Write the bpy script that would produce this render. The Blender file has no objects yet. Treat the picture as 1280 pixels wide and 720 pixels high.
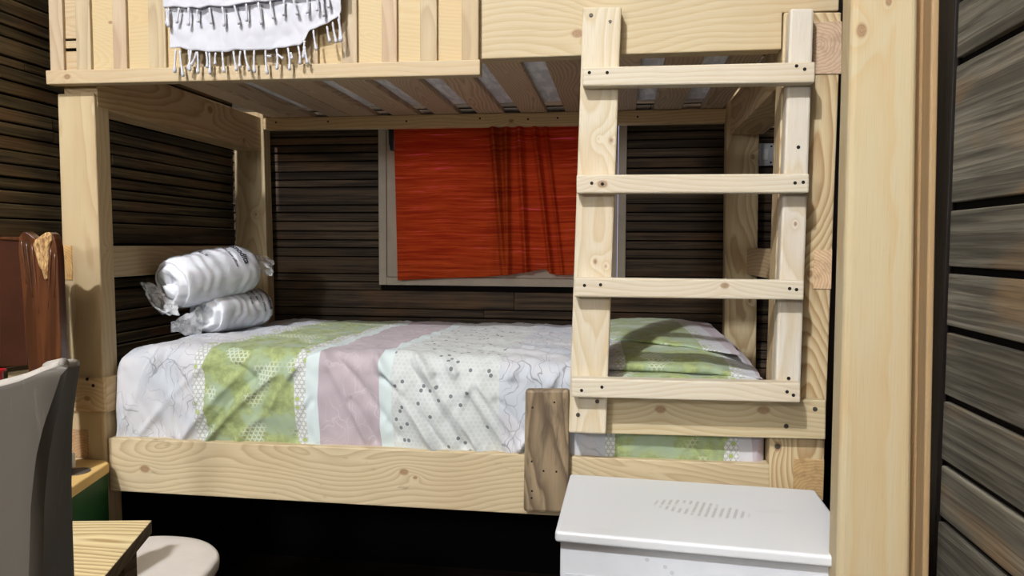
import bpy, bmesh, math, random
from mathutils import Vector, Matrix, noise
random.seed(7)
SC = bpy.context.scene
COL = SC.collection
# ------------------------------------------------------------------ camera
CX, CY, CZ = 1.6227384, -1.9640248, 1.2904202
YAW, PITCH, ROLL, F = 0.1446836, -0.0577418, 0.0044588, 925.3659
def _basis():
    cy, sy, cp, sp = math.cos(YAW), math.sin(YAW), math.cos(PITCH), math.sin(PITCH)
    fwd = Vector((-sy*cp, cy*cp, sp)); right = Vector((cy, sy, 0)); up = right.cross(fwd)
    c, s = math.cos(ROLL), math.sin(ROLL)
    return right*c + up*s, up*c - right*s, fwd
RT, UP, FW = _basis()
CAM = Vector((CX, CY, CZ))
def at(u, v, ax, val):
    """point of the plane  ax = val  seen at photo pixel (u, v)"""
    i = 'XYZ'.index(ax); d = RT*((u-640)/F) + UP*((360-v)/F) + FW
    return CAM + d*((val-CAM[i])/d[i])
cam = bpy.data.cameras.new('camera'); co = bpy.data.objects.new('camera', cam); COL.objects.link(co)
M = Matrix((RT, UP, -FW)).transposed().to_4x4(); M.translation = CAM; co.matrix_world = M
cam.sensor_fit = 'HORIZONTAL'; cam.sensor_width = 36; cam.lens = F/1280*36; cam.clip_start = .02
SC.camera = co
# ------------------------------------------------------------------ node helper
def lin(c):
    r = []
    for x in c:
        x = x/255; r.append(x/12.92 if x <= .04045 else ((x+.055)/1.055)**2.4)
    return tuple(r) + (1,)
class NT:
    def __init__(s, name):
        s.m = bpy.data.materials.new(name); s.m.use_nodes = True
        s.t = s.m.node_tree; s.t.nodes.clear(); s.L = s.t.links
        s.out = s.t.nodes.new('ShaderNodeOutputMaterial')
    def n(s, typ, **kw):
        nd = s.t.nodes.new('ShaderNode'+typ)
        for k, v in kw.items(): setattr(nd, k, v)
        return nd
    def put(s, sock, v):
        if isinstance(v, bpy.types.NodeSocket): s.L.new(v, sock)
        else: sock.default_value = v
    def mt(s, op, a, b=0.0, c=None):
        nd = s.n('Math', operation=op); s.put(nd.inputs[0], a); s.put(nd.inputs[1], b)
        if c is not None: s.put(nd.inputs[2], c)
        return nd.outputs[0]
    def vm(s, op, a, b=(0, 0, 0), out=0):
        nd = s.n('VectorMath', operation=op); s.put(nd.inputs[0], a); s.put(nd.inputs[1], b)
        return nd.outputs[out]
    def xyz(s, v):
        nd = s.n('SeparateXYZ'); s.put(nd.inputs[0], v); return nd.outputs
    def vec(s, x, y, z=0.0):
        nd = s.n('CombineXYZ'); s.put(nd.inputs[0], x); s.put(nd.inputs[1], y); s.put(nd.inputs[2], z); return nd.outputs[0]
    def noise(s, v, scale, detail=2, rough=.5, dist=0, dim='3D', w=0.0, out='Fac'):
        nd = s.n('TexNoise', noise_dimensions=dim)
        if dim == '1D': s.put(nd.inputs['W'], v)
        else: s.put(nd.inputs['Vector'], v)
        nd.inputs['Scale'].default_value = scale; nd.inputs['Detail'].default_value = detail
        nd.inputs['Roughness'].default_value = rough; nd.inputs['Distortion'].default_value = dist
        return nd.outputs[out]
    def ramp(s, f, stops, interp='LINEAR'):
        nd = s.n('ValToRGB'); nd.color_ramp.interpolation = interp
        e = nd.color_ramp.elements
        while len(e) > 1: e.remove(e[-1])
        e[0].position, e[0].color = stops[0]
        for p, c in stops[1:]:
            x = e.new(p); x.color = c
        s.put(nd.inputs[0], f); return nd.outputs[0]
    def mr(s, v, a, b, c=0.0, d=1.0, smooth=True):
        nd = s.n('MapRange', interpolation_type='SMOOTHSTEP' if smooth else 'LINEAR'); s.put(nd.inputs[0], v)
        for i, x in enumerate((a, b, c, d)): s.put(nd.inputs[1+i], x)
        return nd.outputs[0]
    def mix(s, f, a, b, mode='MIX'):
        nd = s.n('Mix', data_type='RGBA', blend_type=mode)
        s.put(nd.inputs[0], f); s.put(nd.inputs[6], a); s.put(nd.inputs[7], b); return nd.outputs[2]
    def pos(s): return s.n('NewGeometry').outputs['Position']
    def rnd(s): return s.n('ObjectInfo').outputs['Random']
    def uv(s): return s.n('UVMap').outputs[0]
    def pr(s, col, rough=.6, spec=.3, bump=None, bstr=.3, bdist=.002, **kw):
        p = s.n('BsdfPrincipled'); s.put(p.inputs['Base Color'], col); s.put(p.inputs['Roughness'], rough)
        p.inputs['Specular IOR Level'].default_value = spec
        for k, v in kw.items(): s.put(p.inputs[k.replace('_', ' ')], v)
        if bump is not None:
            b = s.n('Bump'); b.inputs['Strength'].default_value = bstr; b.inputs['Distance'].default_value = bdist
            s.L.new(bump, b.inputs['Height']); s.L.new(b.outputs[0], p.inputs['Normal'])
        return p.outputs[0]
    def done(s, shader): s.L.new(shader, s.out.inputs[0]); return s.m

def plain(name, rgb, rough=.6, spec=.3, var=.08, scale=8, bump=0.0, **kw):
    t = NT(name); p = t.pos()
    nz = t.noise(p, scale, 4, .6)
    c = t.mix(t.mr(nz, .3, .7), lin([x*(1-var) for x in rgb]), lin([min(255, x*(1+var)) for x in rgb]))
    return t.done(t.pr(c, rough, spec, t.noise(p, scale*30, 3) if bump else None, bump, .001, **kw))

PINE = {
 'ladder': ((207,201,188), (190,175,146)), 'rail': ((200,184,150), (156,134,100)), 'post': ((194,175,138), (170,144,106)),
 'board': ((192,178,146), (174,150,110)), 'slat': ((206,184,156), (164,136,108)), 'rpost': ((202,184,146), (164,134,94)),
 'plank': ((194,180,146), (172,150,110)), 'jamb': ((190,176,142), (188,162,120)), 'beam': ((204,178,136), (168,138,98)),
 'weather': ((150,132,104), (98,82,64)), 'ply': ((222,204,160), (168,142,98)), 'worktop': ((222,186,118), (206,166,100)),
 'railing': ((190,172,140), (182,156,118)), 'batten': ((190,170,140), (164,140,112)), 'block': ((208,186,146), (186,156,114)),
}
def wood(kind, axis, center=(0, 0, 0), pith=.05, freq=55, knots=(), contrast=1.0, wander=.05, dirt=0.0, stain=None, tint=None):
    """pine: rings of a trunk whose pith wanders along the grain axis, plus fibres, knots and dirt"""
    a = 'XYZ'.index(axis); b, c = [i for i in range(3) if i != a]
    t = NT('pine_'+kind); P = t.pos(); o = t.xyz(P); r = t.rnd()
    seed = random.random()*50
    A, B, Cc = o[a], t.mt('SUBTRACT', o[b], center[b]), t.mt('SUBTRACT', o[c], center[c])
    ra = t.mt('ADD', A, t.mt('ADD', t.mt('MULTIPLY', r, 31.0), seed))
    n1 = t.noise(ra, 1.3, 1, dim='1D'); n2 = t.noise(t.mt('ADD', ra, 17.0), 1.7, 1, dim='1D')
    b0 = t.mt('MULTIPLY', t.mt('SUBTRACT', n1, .5), wander*2.6); c0 = t.mt('ADD', t.mt('MULTIPLY', t.mt('SUBTRACT', n2, .5), wander*1.4), pith)
    warp = t.noise(t.vec(t.mt('MULTIPLY', ra, 3.0), t.mt('MULTIPLY', B, 14.0), t.mt('MULTIPLY', Cc, 14.0)), 1.0, 2)
    db, dc = t.mt('SUBTRACT', B, b0), t.mt('SUBTRACT', Cc, c0)
    rad = t.mt('SQRT', t.mt('ADD', t.mt('MULTIPLY', db, db), t.mt('MULTIPLY', dc, dc)))
    ph = t.mt('ADD', t.mt('MULTIPLY', rad, freq), t.mt('MULTIPLY', warp, 2.2))
    kmask = None
    for k in knots:
        kp, kr = k[0], k[1]
        d = t.vm('SUBTRACT', P, tuple(kp)); s3 = [1/kr]*3; s3[a] = .7/kr; s3[c if True else b] = s3[c]
        ln = t.vm('LENGTH', t.vm('MULTIPLY', d, tuple(s3)), out=1)
        ph = t.mt('ADD', ph, t.mt('MULTIPLY', t.mt('POWER', 2.718, t.mt('MULTIPLY', ln, -.45)), 2.6))
        mk = t.mt('MULTIPLY', t.mr(ln, 1.2, .6), t.mr(t.mt('FRACT', t.mt('MULTIPLY', ln, 2.6)), 0, 1, .75, 1.0)); kmask = mk if kmask is None else t.mt('MAXIMUM', kmask, mk)
    saw = t.mt('FRACT', ph)
    ring = t.mt('MULTIPLY', t.mr(saw, 0, .8, smooth=False), t.mr(saw, 1.0, .84, smooth=False))
    ring = t.mt('MULTIPLY', t.mt('POWER', ring, 1.6), .85*contrast)
    fs = [500.0]*3; fs[a] = 9.0
    fib = t.noise(t.vm('MULTIPLY', P, tuple(fs)), 1.0, 2, .6)
    big = t.noise(t.vm('ADD', P, t.vec(seed, r, seed)), 2.6, 3)
    lt, dk = PINE[kind]
    if tint: lt = [x*y for x, y in zip(lt, tint)]; dk = [x*y for x, y in zip(dk, tint)]
    col = t.mix(ring, lin(lt), lin(dk))
    col = t.mix(t.mt('MULTIPLY', t.mr(fib, .45, .8), .30*contrast), col, lin([x*.8 for x in dk]))
    col = t.mix(t.mt('MULTIPLY', t.mr(big, .4, .75), .22), col, lin([min(255, dk[0]*1.02), dk[1]*.92, dk[2]*.85]))
    if kmask is not None:
        kk = t.noise(t.vm('MULTIPLY', P, (160.,)*3), 1.0, 2)
        col = t.mix(t.mt('MULTIPLY', kmask, .85), col, t.mix(kk, lin((108, 76, 52)), lin((160, 122, 86))))
    if dirt:
        ds = [30.0]*3; ds[a] = 8.0
        dn = t.noise(t.vm('MULTIPLY', P, tuple(ds)), 1.0, 5, .75)
        col = t.mix(t.mt('MULTIPLY', t.mr(dn, .60, .74), dirt), col, lin((58, 44, 34)))
    if stain:
        ds = [22.0]*3; ds[a] = 5.0
        dn = t.noise(t.vm('ADD', t.vm('MULTIPLY', P, tuple(ds)), (3.3, 1, 5)), 1.0, 4, .6, .5)
        col = t.mix(t.mt('MULTIPLY', t.mr(dn, .46, .66), .8), col, lin(stain))
    return t.done(t.pr(col, .58, .3, t.mt('ADD', t.mt('MULTIPLY', ring, -.5), fib), .25, .0012))

def endgrain(name, axis, center, rgb=((206,170,118), (160,116,72)), freq=210):
    t = NT(name); P = t.pos(); d = t.vm('SUBTRACT', P, center); sc = [1.]*3; sc['XYZ'.index(axis)] = 0.
    d = t.vm('MULTIPLY', d, tuple(sc)); ln = t.vm('LENGTH', d, out=1)
    ph = t.mt('ADD', t.mt('MULTIPLY', ln, freq), t.mt('MULTIPLY', t.noise(P, 30, 3), 2.5))
    s = t.mt('POWER', t.mt('FRACT', ph), 1.5)
    g = t.noise(t.vm('MULTIPLY', P, (300., 300., 300.)), 1, 3)
    col = t.mix(t.mt('MULTIPLY', s, .7), lin(rgb[0]), lin(rgb[1]))
    col = t.mix(t.mt('MULTIPLY', t.mr(t.noise(P, 38, 3, .6), .45, .7), .4), col, lin([x*.85 for x in rgb[1]]))
    return t.done(t.pr(col, .7, .2, g, .3, .001))
# ------------------------------------------------------------------ mesh helpers
def link(name, me, mat=None, parent=None, smooth=False, base=None):
    o = bpy.data.objects.new(name, me); COL.objects.link(o)
    if mat is not None:
        for m in (mat if isinstance(mat, (list, tuple)) else [mat]): me.materials.append(m)
    if smooth:
        for p in me.polygons: p.use_smooth = True
    off = None
    if parent is not None:
        q = parent; off = Vector((0, 0, 0))
        while q is not None: off += q.location; q = q.parent
        o.parent = parent
        for v in me.vertices: v.co -= off
    elif base is not None:
        o.location = base
        for v in me.vertices: v.co -= Vector(base)
    return o
def bm_mesh(bm, name):
    bmesh.ops.recalc_face_normals(bm, faces=bm.faces)
    me = bpy.data.meshes.new(name); bm.to_mesh(me); bm.free(); return me
def hexa(bm, f, b, mi=0):
    """front quad f (4 pts) and back quad b (4 pts)"""
    vs = [bm.verts.new(p) for p in list(f)+list(b)]
    fs = []
    for q in ((0,1,2,3), (7,6,5,4), (0,4,5,1), (1,5,6,2), (2,6,7,3), (3,7,4,0)):
        fc = bm.faces.new([vs[i] for i in q]); fc.material_index = mi; fs.append(fc)
    return fs
def box(bm, x0, x1, y0, y1, z0, z1, mi=0):
    return hexa(bm, [(x0,y0,z0),(x1,y0,z0),(x1,y0,z1),(x0,y0,z1)], [(x0,y1,z0),(x1,y1,z0),(x1,y1,z1),(x0,y1,z1)], mi)
def bev(o, w=.003, seg=2):
    m = o.modifiers.new('bevel', 'BEVEL'); m.width = w; m.segments = seg; m.limit_method = 'ANGLE'; m.angle_limit = math.radians(40)
    return o
def quadboard(name, px, y, thick, mat, parent=None, b=.003, ys=None, base=None):
    """board whose front face has its corners (bl, br, tr, tl) at photo pixels on the plane Y = y (or per-corner ys)"""
    f = [at(u, v, 'Y', (ys[i] if ys else y)) for i, (u, v) in enumerate(px)]
    bk = [p + Vector((0, thick, 0)) for p in f]
    bm = bmesh.new(); hexa(bm, f, bk); return bev(link(name, bm_mesh(bm, name), mat, parent, base=base), b)
def boxo(name, x0, x1, y0, y1, z0, z1, mat, parent=None, b=.003, base=None):
    bm = bmesh.new(); box(bm, x0, x1, y0, y1, z0, z1)
    return bev(link(name, bm_mesh(bm, name), mat, parent, base=base), b)
def poly(name, pts, vec, mat, parent=None, b=.002, base=None):
    bm = bmesh.new(); a = [bm.verts.new(p) for p in pts]; c = [bm.verts.new(Vector(p)+Vector(vec)) for p in pts]
    n = len(pts); bm.faces.new(a); bm.faces.new(c[::-1])
    for i in range(n): bm.faces.new((a[i], c[i], c[(i+1) % n], a[(i+1) % n]))
    return bev(link(name, bm_mesh(bm, name), mat, parent, base=base), b)
def empty(name, loc): o = bpy.data.objects.new(name, None); o.location = loc; o.empty_display_size = .1; COL.objects.link(o); return o
def tag(o, label=None, cat=None, group=None, kind=None):
    if label: o['label'] = label
    if cat: o['category'] = cat
    if group: o['group'] = group
    if kind: o['kind'] = kind
    return o
def thing(name, loc, label, cat, group=None): return tag(empty(name, loc), label, cat, group)
def cyl(bm, p0, p1, r0, r1=None, n=14, cap=True):
    r1 = r0 if r1 is None else r1
    p0, p1 = Vector(p0), Vector(p1); d = (p1-p0).normalized(); x = d.orthogonal().normalized(); y = d.cross(x)
    A = [bm.verts.new(p0+(x*math.cos(t)+y*math.sin(t))*r0) for t in [2*math.pi*i/n for i in range(n)]]
    B = [bm.verts.new(p1+(x*math.cos(t)+y*math.sin(t))*r1) for t in [2*math.pi*i/n for i in range(n)]]
    for i in range(n): bm.faces.new((A[i], A[(i+1) % n], B[(i+1) % n], B[i]))
    if cap: bm.faces.new(A[::-1]); bm.faces.new(B)
def tube(bm, pts, rads, n=8):
    rings = []
    for i, p in enumerate(pts):
        p = Vector(p); d = (Vector(pts[min(i+1, len(pts)-1)])-Vector(pts[max(i-1, 0)])).normalized()
        x = d.cross(Vector((0, 1, .1))).normalized(); y = d.cross(x)
        r = rads[i] if isinstance(rads, (list, tuple)) else rads
        rings.append([bm.verts.new(p+(x*math.cos(t)+y*math.sin(t))*r) for t in [2*math.pi*k/n for k in range(n)]])
    for a, b in zip(rings, rings[1:]):
        for i in range(n): bm.faces.new((a[i], a[(i+1) % n], b[(i+1) % n], b[i]))
    bm.faces.new(rings[0][::-1]); bm.faces.new(rings[-1])
def grid(name, nu, nv, fn, mat, parent=None, uvf=None, solid=0, base=None, closed=False):
    """fn(i/nu, j/nv) -> point"""
    vs = [fn(i/nu, j/nv) for j in range(nv+1) for i in range(nu+1)]
    fs = [(j*(nu+1)+i, j*(nu+1)+i+1, (j+1)*(nu+1)+i+1, (j+1)*(nu+1)+i) for j in range(nv) for i in range(nu)]
    me = bpy.data.meshes.new(name); me.from_pydata(vs, [], fs)
    if uvf:
        ul = me.uv_layers.new(name='UVMap')
        for l in me.loops:
            k = l.vertex_index; ul.data[l.index].uv = uvf(k % (nu+1)/nu, k//(nu+1)/nv)
    o = link(name, me, mat, parent, True, base)
    if solid: s = o.modifiers.new('thickness', 'SOLIDIFY'); s.thickness = solid; s.offset = 0
    return o
def lathe(bm, c, prof, n=24):
    rings = [[bm.verts.new((c[0]+r*math.cos(2*math.pi*i/n), c[1]+r*math.sin(2*math.pi*i/n), c[2]+z)) for i in range(n)] for r, z in prof]
    for a, b in zip(rings, rings[1:]):
        for i in range(n): bm.faces.new((a[i], a[(i+1) % n], b[(i+1) % n], b[i]))
    bm.faces.new(rings[0][::-1]); bm.faces.new(rings[-1])

STEEL = plain('screw_metal', (88, 82, 72), .45, .5, Metallic=.5)
DARKHOLE = plain('screw_hole', (26, 22, 18), .8)
def screw(u, v, y, parent, r=.0042, name='screw', bright=True):
    p = at(u, v, 'Y', y); bm = bmesh.new()
    cyl(bm, p+Vector((0, -.0008, 0)), p+Vector((0, .004, 0)), r, n=12)
    me = bm_mesh(bm, name); o = link(name, me, DARKHOLE, parent)
    return o
def bolt(u, v, y, parent, r=.0065):
    p = at(u, v, 'Y', y); bm = bmesh.new()
    cyl(bm, p+Vector((0, -.001, 0)), p+Vector((0, .004, 0)), r, n=16)
    cyl(bm, p+Vector((0, -.003, 0)), p+Vector((0, .002, 0)), r*.55, r*.7, n=6)
    return link('bolt', bm_mesh(bm, 'bolt'), STEEL, parent)
def bark_(): return plain('underbed_shade_black', (14, 12, 12), .9, .1)  # near-black for the added boards that stand in for under-bed darkness
# ------------------------------------------------------------------ bed (one thing)
W = 2.15; A_ = .1263; B_ = 2.0161; D = 1.0011
bed = thing('bunk_bed', (1.07, .5, 0), 'pale pine bunk bed with square posts, slatted upper deck and a lattice guard rail', 'bunk bed')
# front left post, its top cut on a slant under the side beam
p1m = wood('post', 'Z', (.06, .03, 0), pith=.09, freq=60, knots=[(at(136, 313, 'X', A_), .006), (at(120, 133, 'X', A_+.002), .004)], contrast=.6)
fl = [at(88, 640, 'Y', 0), at(135.5, 640, 'Y', 0), at(117, 115, 'Y', 0), at(71.5, 117, 'Y', 0)]
def down(p, q):
    d = (q-p); s = -p.z/d.z; return p+d*s
flb, frb = down(fl[0], fl[3]), down(fl[1], fl[2])
bkz = .062
ft = [flb, frb, fl[2], fl[3]]
bt = [flb+Vector((0, bkz, 0)), frb+Vector((0, bkz, 0)), fl[2]+Vector((.002, bkz, -.040)), fl[3]+Vector((0, bkz, -.040))]
bm = bmesh.new(); hexa(bm, ft, bt); bev(link('post', bm_mesh(bm, 'post'), p1m, bed), .004)
# front right post
p2m = wood('rpost', 'Z', (2.08, .03, 0), pith=.06, freq=120, contrast=1.15, wander=.07, knots=[(at(1012, 342, 'Y', 0), .008), (at(972, 558, 'Y', 0), .010)])
f2 = [at(960.5, 600, 'Y', 0), at(1029.5, 600, 'Y', 0), at(1052, 15, 'Y', 0), at(980, 15, 'Y', 0)]
f2[0] = down(f2[0], f2[3]); f2[1] = down(f2[1], f2[2])
bm = bmesh.new(); hexa(bm, f2, [p+Vector((0, .075, 0)) for p in f2]); bev(link('post', bm_mesh(bm, 'post'), p2m, bed), .004)
# rear posts
for px, ctr, kn in (((( 300, 560), (340, 560), (328.5, 140), (291.5, 140)), (.06, D, 0), [(at(320, 268, 'Y', D), .006), (at(312, 172, 'Y', D), .005)]),
                ((( 904, 560), (943.5, 560), (950, 110), (908.5, 110)), (2.07, D, 0), [(at(941, 196, 'Y', D), .008), (at(937, 376, 'Y', D), .006)])):
    q = [at(u, v, 'Y', D) for u, v in px]; q[0] = down(q[0], q[3]); q[1] = down(q[1], q[2])
    bm = bmesh.new(); hexa(bm, q, [p+Vector((0, .062, 0)) for p in q])
    bev(link('post', bm_mesh(bm, 'post'), wood('post' if ctr[0] < 1 else 'rpost', 'Z', ctr, pith=.07, freq=75, knots=kn, contrast=.9), bed), .004)
# lower front rail with knots and dirty edges
rl = wood('rail', 'X', (1, .0, .64), pith=.07, freq=70, wander=.12, contrast=.62, dirt=.6,
          knots=[(at(181, 586, 'Y', 0), .012), (at(505, 590, 'Y', 0), .010), (at(519, 597, 'Y', 0), .005)])
quadboard('front_rail', [(137, 613.5), (962.5, 660), (961.8, 581), (135, 547.5)], 0, .045, rl, bed, .003)
# upper front board with the notch over the right post
ub = wood('board', 'X', (1.6, .0, 1.95), pith=.10, freq=55, wander=.10, contrast=.6,
          knots=[(at(722, 42, 'Y', 0), .012), (at(1077, -30, 'Y', 0), .01)])
zb = 1.7835; zn = at(1030, 14, 'Y', 0).z
poly('upper_rail', [(.13, -.001, zb), (2.0161, -.001, zb), (2.0161, -.001, zn), (2.150, -.001, zn), (2.150, -.001, 2.12), (.13, -.001, 2.12)], (0, .045, 0), ub, bed, .003)
# side beams, side rails, end blocks
sb = wood('beam', 'Y', (.06, .5, 1.75), pith=.05, freq=70, knots=[(at(263, 137, 'X', .118), .014), (at(305, 175, 'X', .118), .008)], dirt=.3)
boxo('side_beam', .012, .118, .012, D, 1.684, 1.822, sb, bed, .003)
sb2 = wood('beam', 'Y', (2.1, .5, 1.75), pith=.05, freq=70)
boxo('side_beam', 2.035, 2.158, -.0015, D, 1.718, 1.848, [sb2], bed, .003)
q = [at(1023, 92, 'Y', -.003), at(1051.5, 92, 'Y', -.003), at(1052.5, 27, 'Y', -.003), at(1023, 27, 'Y', -.003)]
q[0].x = q[3].x = 2.075
bm = bmesh.new(); hexa(bm, q, [p+Vector((0, .006, 0)) for p in q])
link('end_grain', bm_mesh(bm, 'eg'), endgrain('end_grain_beam', 'Y', (2.105, 0, 1.79), ((196, 172, 144), (160, 126, 104)), 120), bed)
for x0, x1 in ((-.001, .032), (2.108, 2.150)):
    rr = wood('beam' if x0 > 1 else 'post', 'Y', (x0, .5, 1.23), pith=.08, freq=80, contrast=.8)
    boxo('side_rail', x0, x1, .001, D+.03, 1.183, 1.283, rr, bed, .002)
    boxo('end_grain', x0, x1+.001, -.0025, .0015, 1.183, 1.283, endgrain('end_grain_rail', 'Y', (x0-.02, 0, 1.2), ((208, 170, 112), (170, 122, 70)) if x0 < 1 else ((214, 186, 150), (176, 136, 100)), 140), bed, .001)
for x0, x1, z0, z1, rg in ((-.002, .067, .654, .738, ((182, 150, 112), (138, 104, 76))), (2.072, 2.1465, .640, .745, ((188, 158, 112), (150, 116, 76)))):
    boxo('lower_side_rail', x0, x1, .001, D, z0, z1, wood('beam', 'Y', (x0, .5, z0), freq=70), bed, .002)
    boxo('end_grain', x0, x1, -.0025, .0015, z0, z1, endgrain('end_grain_low', 'Y', (x0+.06 if x0 > 1 else x0+.05, 0, z0-.01), rg, 120), bed, .001)
# small clamp block wrapped around the left post
quadboard('corner_block', [(84.5, 514), (131, 515), (129.5, 473), (83, 472)], -.010, .05, wood('block', 'X', (.06, 0, .84), pith=.05, freq=80, knots=[(at(109, 498, 'Y', -.01), .008)]), bed, .002)
boxo('corner_block', .122, .134, -.004, .042, .793, .897, wood('block', 'Y', (.1, 0, .84), freq=60), bed, .002)
for u, v in ((116.5, 482), (91, 501.5), (109, 474)): screw(u, v, -.010, bed, .005)
# plank that carries the foot of the ladder, weathered board beside it
pk = wood('plank', 'X', (1.8, 0, .85), pith=.06, freq=75, wander=.05, contrast=.8, knots=[(at(825.6, 511.7, 'Y', -.03), .011), (at(954.5, 512.4, 'Y', -.03), .012)])
quadboard('ladder_plank', [(713, 541), (1032, 549.5), (1032.5, 500.5), (713, 497)], -.03, .0295, pk, bed)
for u, v in ((1018.8, 511.4), (982.7, 532.7)): bolt(u, v, -.03, bed, .006)
wb = wood('weather', 'Z', (1.43, -.02, .7), pith=.05, freq=55, wander=.08, contrast=1.1, dirt=.35, stain=(78, 66, 54))
o = quadboard('weathered_board', [(654, 640), (711, 642), (711.5, 487), (656.5, 487)], -.028, .0275, wb, bed, .008)
for u, v in ((665.7, 509.5), (693, 503), (664.7, 576.7), (679.5, 588.7), (695.5, 589.5), (665, 613.7), (664.5, 622.5)): screw(u, v, -.028, bed, .0028)
bolt(972, 558, 0, bed, .007)
# ledger along the back under the slats
lg = wood('beam', 'X', (1, D, 1.79), pith=.05, freq=80, contrast=.7, knots=[(at(639, 151, 'Y', D), .008)], tint=(1.08, 1.08, 1.08))
quadboard('rear_ledger', [(329, 162), (907, 153), (908.5, 135.3), (328.5, 147.5)], D, .045, lg, bed, .004)
for u, v in ((345, 153), (410, 152), (508, 151.5), (600, 148), (660, 149), (697, 147.5), (797, 146)): screw(u, v, D, bed, .004)
boxo('front_ledger', .14, 2.0, .046, .085, 1.792, 1.8195, wood('beam', 'X', (1, .06, 1.8)), bed)
SL = [(.165, .252), (.256, .347), (.415, .512), (.516, .62), (.69, .80), (.87, .972), (1.046, 1.152), (1.222, 1.326), (1.40, 1.50), (1.572, 1.676), (1.745, 1.852), (1.925, 2.01)]
for x0, x1 in SL:
    k = wood('slat', 'Y', ((x0+x1)/2+random.uniform(-.03, .03), .5, 1.83), pith=random.uniform(-.03, .01), freq=random.uniform(70, 120), wander=.06, contrast=random.uniform(.7, 1.1), tint=[random.uniform(.92, 1.06)]*3)
    boxo('bed_slat', x0, x1, .047, D+.04, 1.8205, 1.840, k, bed, .002)
# guard rail with battens over horizontal boards
gy = -.032
quadboard('guard_base_board', [(57.5, 105.5), (600, 93.5), (600, 74), (56.5, 88)], -.036, .034, wood('railing', 'X', (.5, 0, 1.76), pith=.06, freq=60, contrast=.6, knots=[(at(84, 96, 'Y', -.036), .008)]), bed, .003)
zt = 2.16
def vstrip(u0, u1, y, th, name, mat):
    a0, a1 = at(u0, 60, 'Y', y), at(u1, 60, 'Y', y)
    zbt = at(u0, 87-(u0-57)*.0258, 'Y', y).z
    return boxo(name, a0.x, a1.x, y, y+th, zbt-.004, zt, mat, bed, .002)
for u0, u1 in ((62, 79), (95, 113), (141, 158), (186, 207), (236, 254), (283, 301), (331, 349), (379, 397), (427, 446), (477, 496), (525, 546), (577, 598)):
    vstrip(u0, u1, -.022, .012, 'batten', wood('batten', 'Z', (at(u0, 60, 'Y', -.02).x, 0, 2), pith=.04, freq=90, wander=.03, contrast=.7, tint=[random.uniform(.98, 1.0), 1, random.uniform(.97, 1.02)]))
xs = [79, 95, 113, 141, 158, 186, 207, 236, 254, 283, 301, 331, 349, 379, 397, 427, 446, 477, 496, 525, 546, 577]
for u0, u1 in zip(xs[0::2], xs[1::2]):
    a0, a1 = at(u0-3, 60, 'Y', -.012).x, at(u1+3, 60, 'Y', -.012).x
    if u0 == 79:
        for v0, v1 in ((86, 64), (58, 51), (46, -60)):
            z0, z1 = at(87, v0+2, 'Y', -.012).z, at(87, v1, 'Y', -.012).z
            boxo('infill_board', a0, a1, -.0105, -.002, z0, min(z1, zt), wood('railing', 'X', (a0, 0, z0), pith=.05, freq=90), bed, .001)
        continue
    boxo('infill_board', a0, a1, -.0105, -.002, 1.775, zt, wood('railing', 'X', (a0, 0, 1.9+random.uniform(-.1, .1)), pith=random.uniform(.02, .06), freq=110, wander=.1, contrast=.55,
         tint=(1.03, 1.03, .98), knots=[(at(138, 28, 'Y', -.0105), .005)] if u0 == 113 else ()), bed, .001)
boxo('guard_top_rail', -.02, 1.27, -.04, .01, zt-.002, zt+.04, wood('railing', 'X', (.5, 0, zt)), bed)
# ------------------------------------------------------------------ ladder
lad = thing('ladder', (1.78, -.05, .8), 'pale pine ladder with four rungs screwed to the bunk bed beside the white chest', 'ladder')
YT, YB = -.047, -.076
lr = wood('ladder', 'Z', (1.56, -.03, 1.3), pith=.035, freq=100, wander=.03, contrast=.85, tint=(1, .98, .93), knots=[(at(748, 174, 'Y', -.05), .006), (at(764, 176, 'Y', -.05), .009), (at(744, 327, 'Y', -.06), .007), (at(757, 333, 'Y', -.06), .006)])
railL = quadboard('side_rail', [(710.5, 541), (757.5, 543), (777, 8), (728.5, 8.5)], 0, .045, lr, lad, .005, ys=[YB, YB, YT, YT])
lr2 = wood('ladder', 'Z', (2.05, -.03, 1.3), pith=.06, freq=90, wander=.03, contrast=.8, knots=[(at(994, 280, 'Y', -.06), .005)])
railR = quadboard('side_rail', [(968, 500), (1000.5, 500), (1018, 10), (988, 10)], 0, .045, lr2, lad, .006, ys=[YB+.001, YB+.001, YT, YT])
for u, v, r, y in ((738.8, 19.3, railL, YT), (762.7, 27.8, railL, YT), (746.6, 501.8, railL, YB+.002), (722.5, 518.6, railL, YB+.001)): bolt(u, v, y, r, .0055)
for u, v, y in ((1006.4, 27.8, YT), (998, 184, YT-.010), (985.8, 473, YB+.002)): screw(u, v, y, railR, .0045)
rungs = [((728, 107.5), (1019, 103), (1019.5, 77), (728.5, 84), -.090), ((720.5, 241.5), (1011.5, 241), (1012, 217), (720.5, 218.5), -.099),
         ((717.5, 371), (1005, 375), (1005.5, 350.5), (717.5, 347), -.107), ((714.5, 496.5), (1001, 503.5), (1001, 479), (714, 473), -.114)]
scr = [((736.7, 90.8), (759, 90.8), (995.7, 82.5), (1005.8, 86.5)), ((739.7, 229), (753, 230), (993.8, 228.7), (1004, 227.8)),
       ((730.6, 356.8), (750.7, 356), (987, 360.8), (995.6, 362)), ((727, 488), (752.4, 483.9), (983.8, 489.7), (991.7, 494))]
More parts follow.
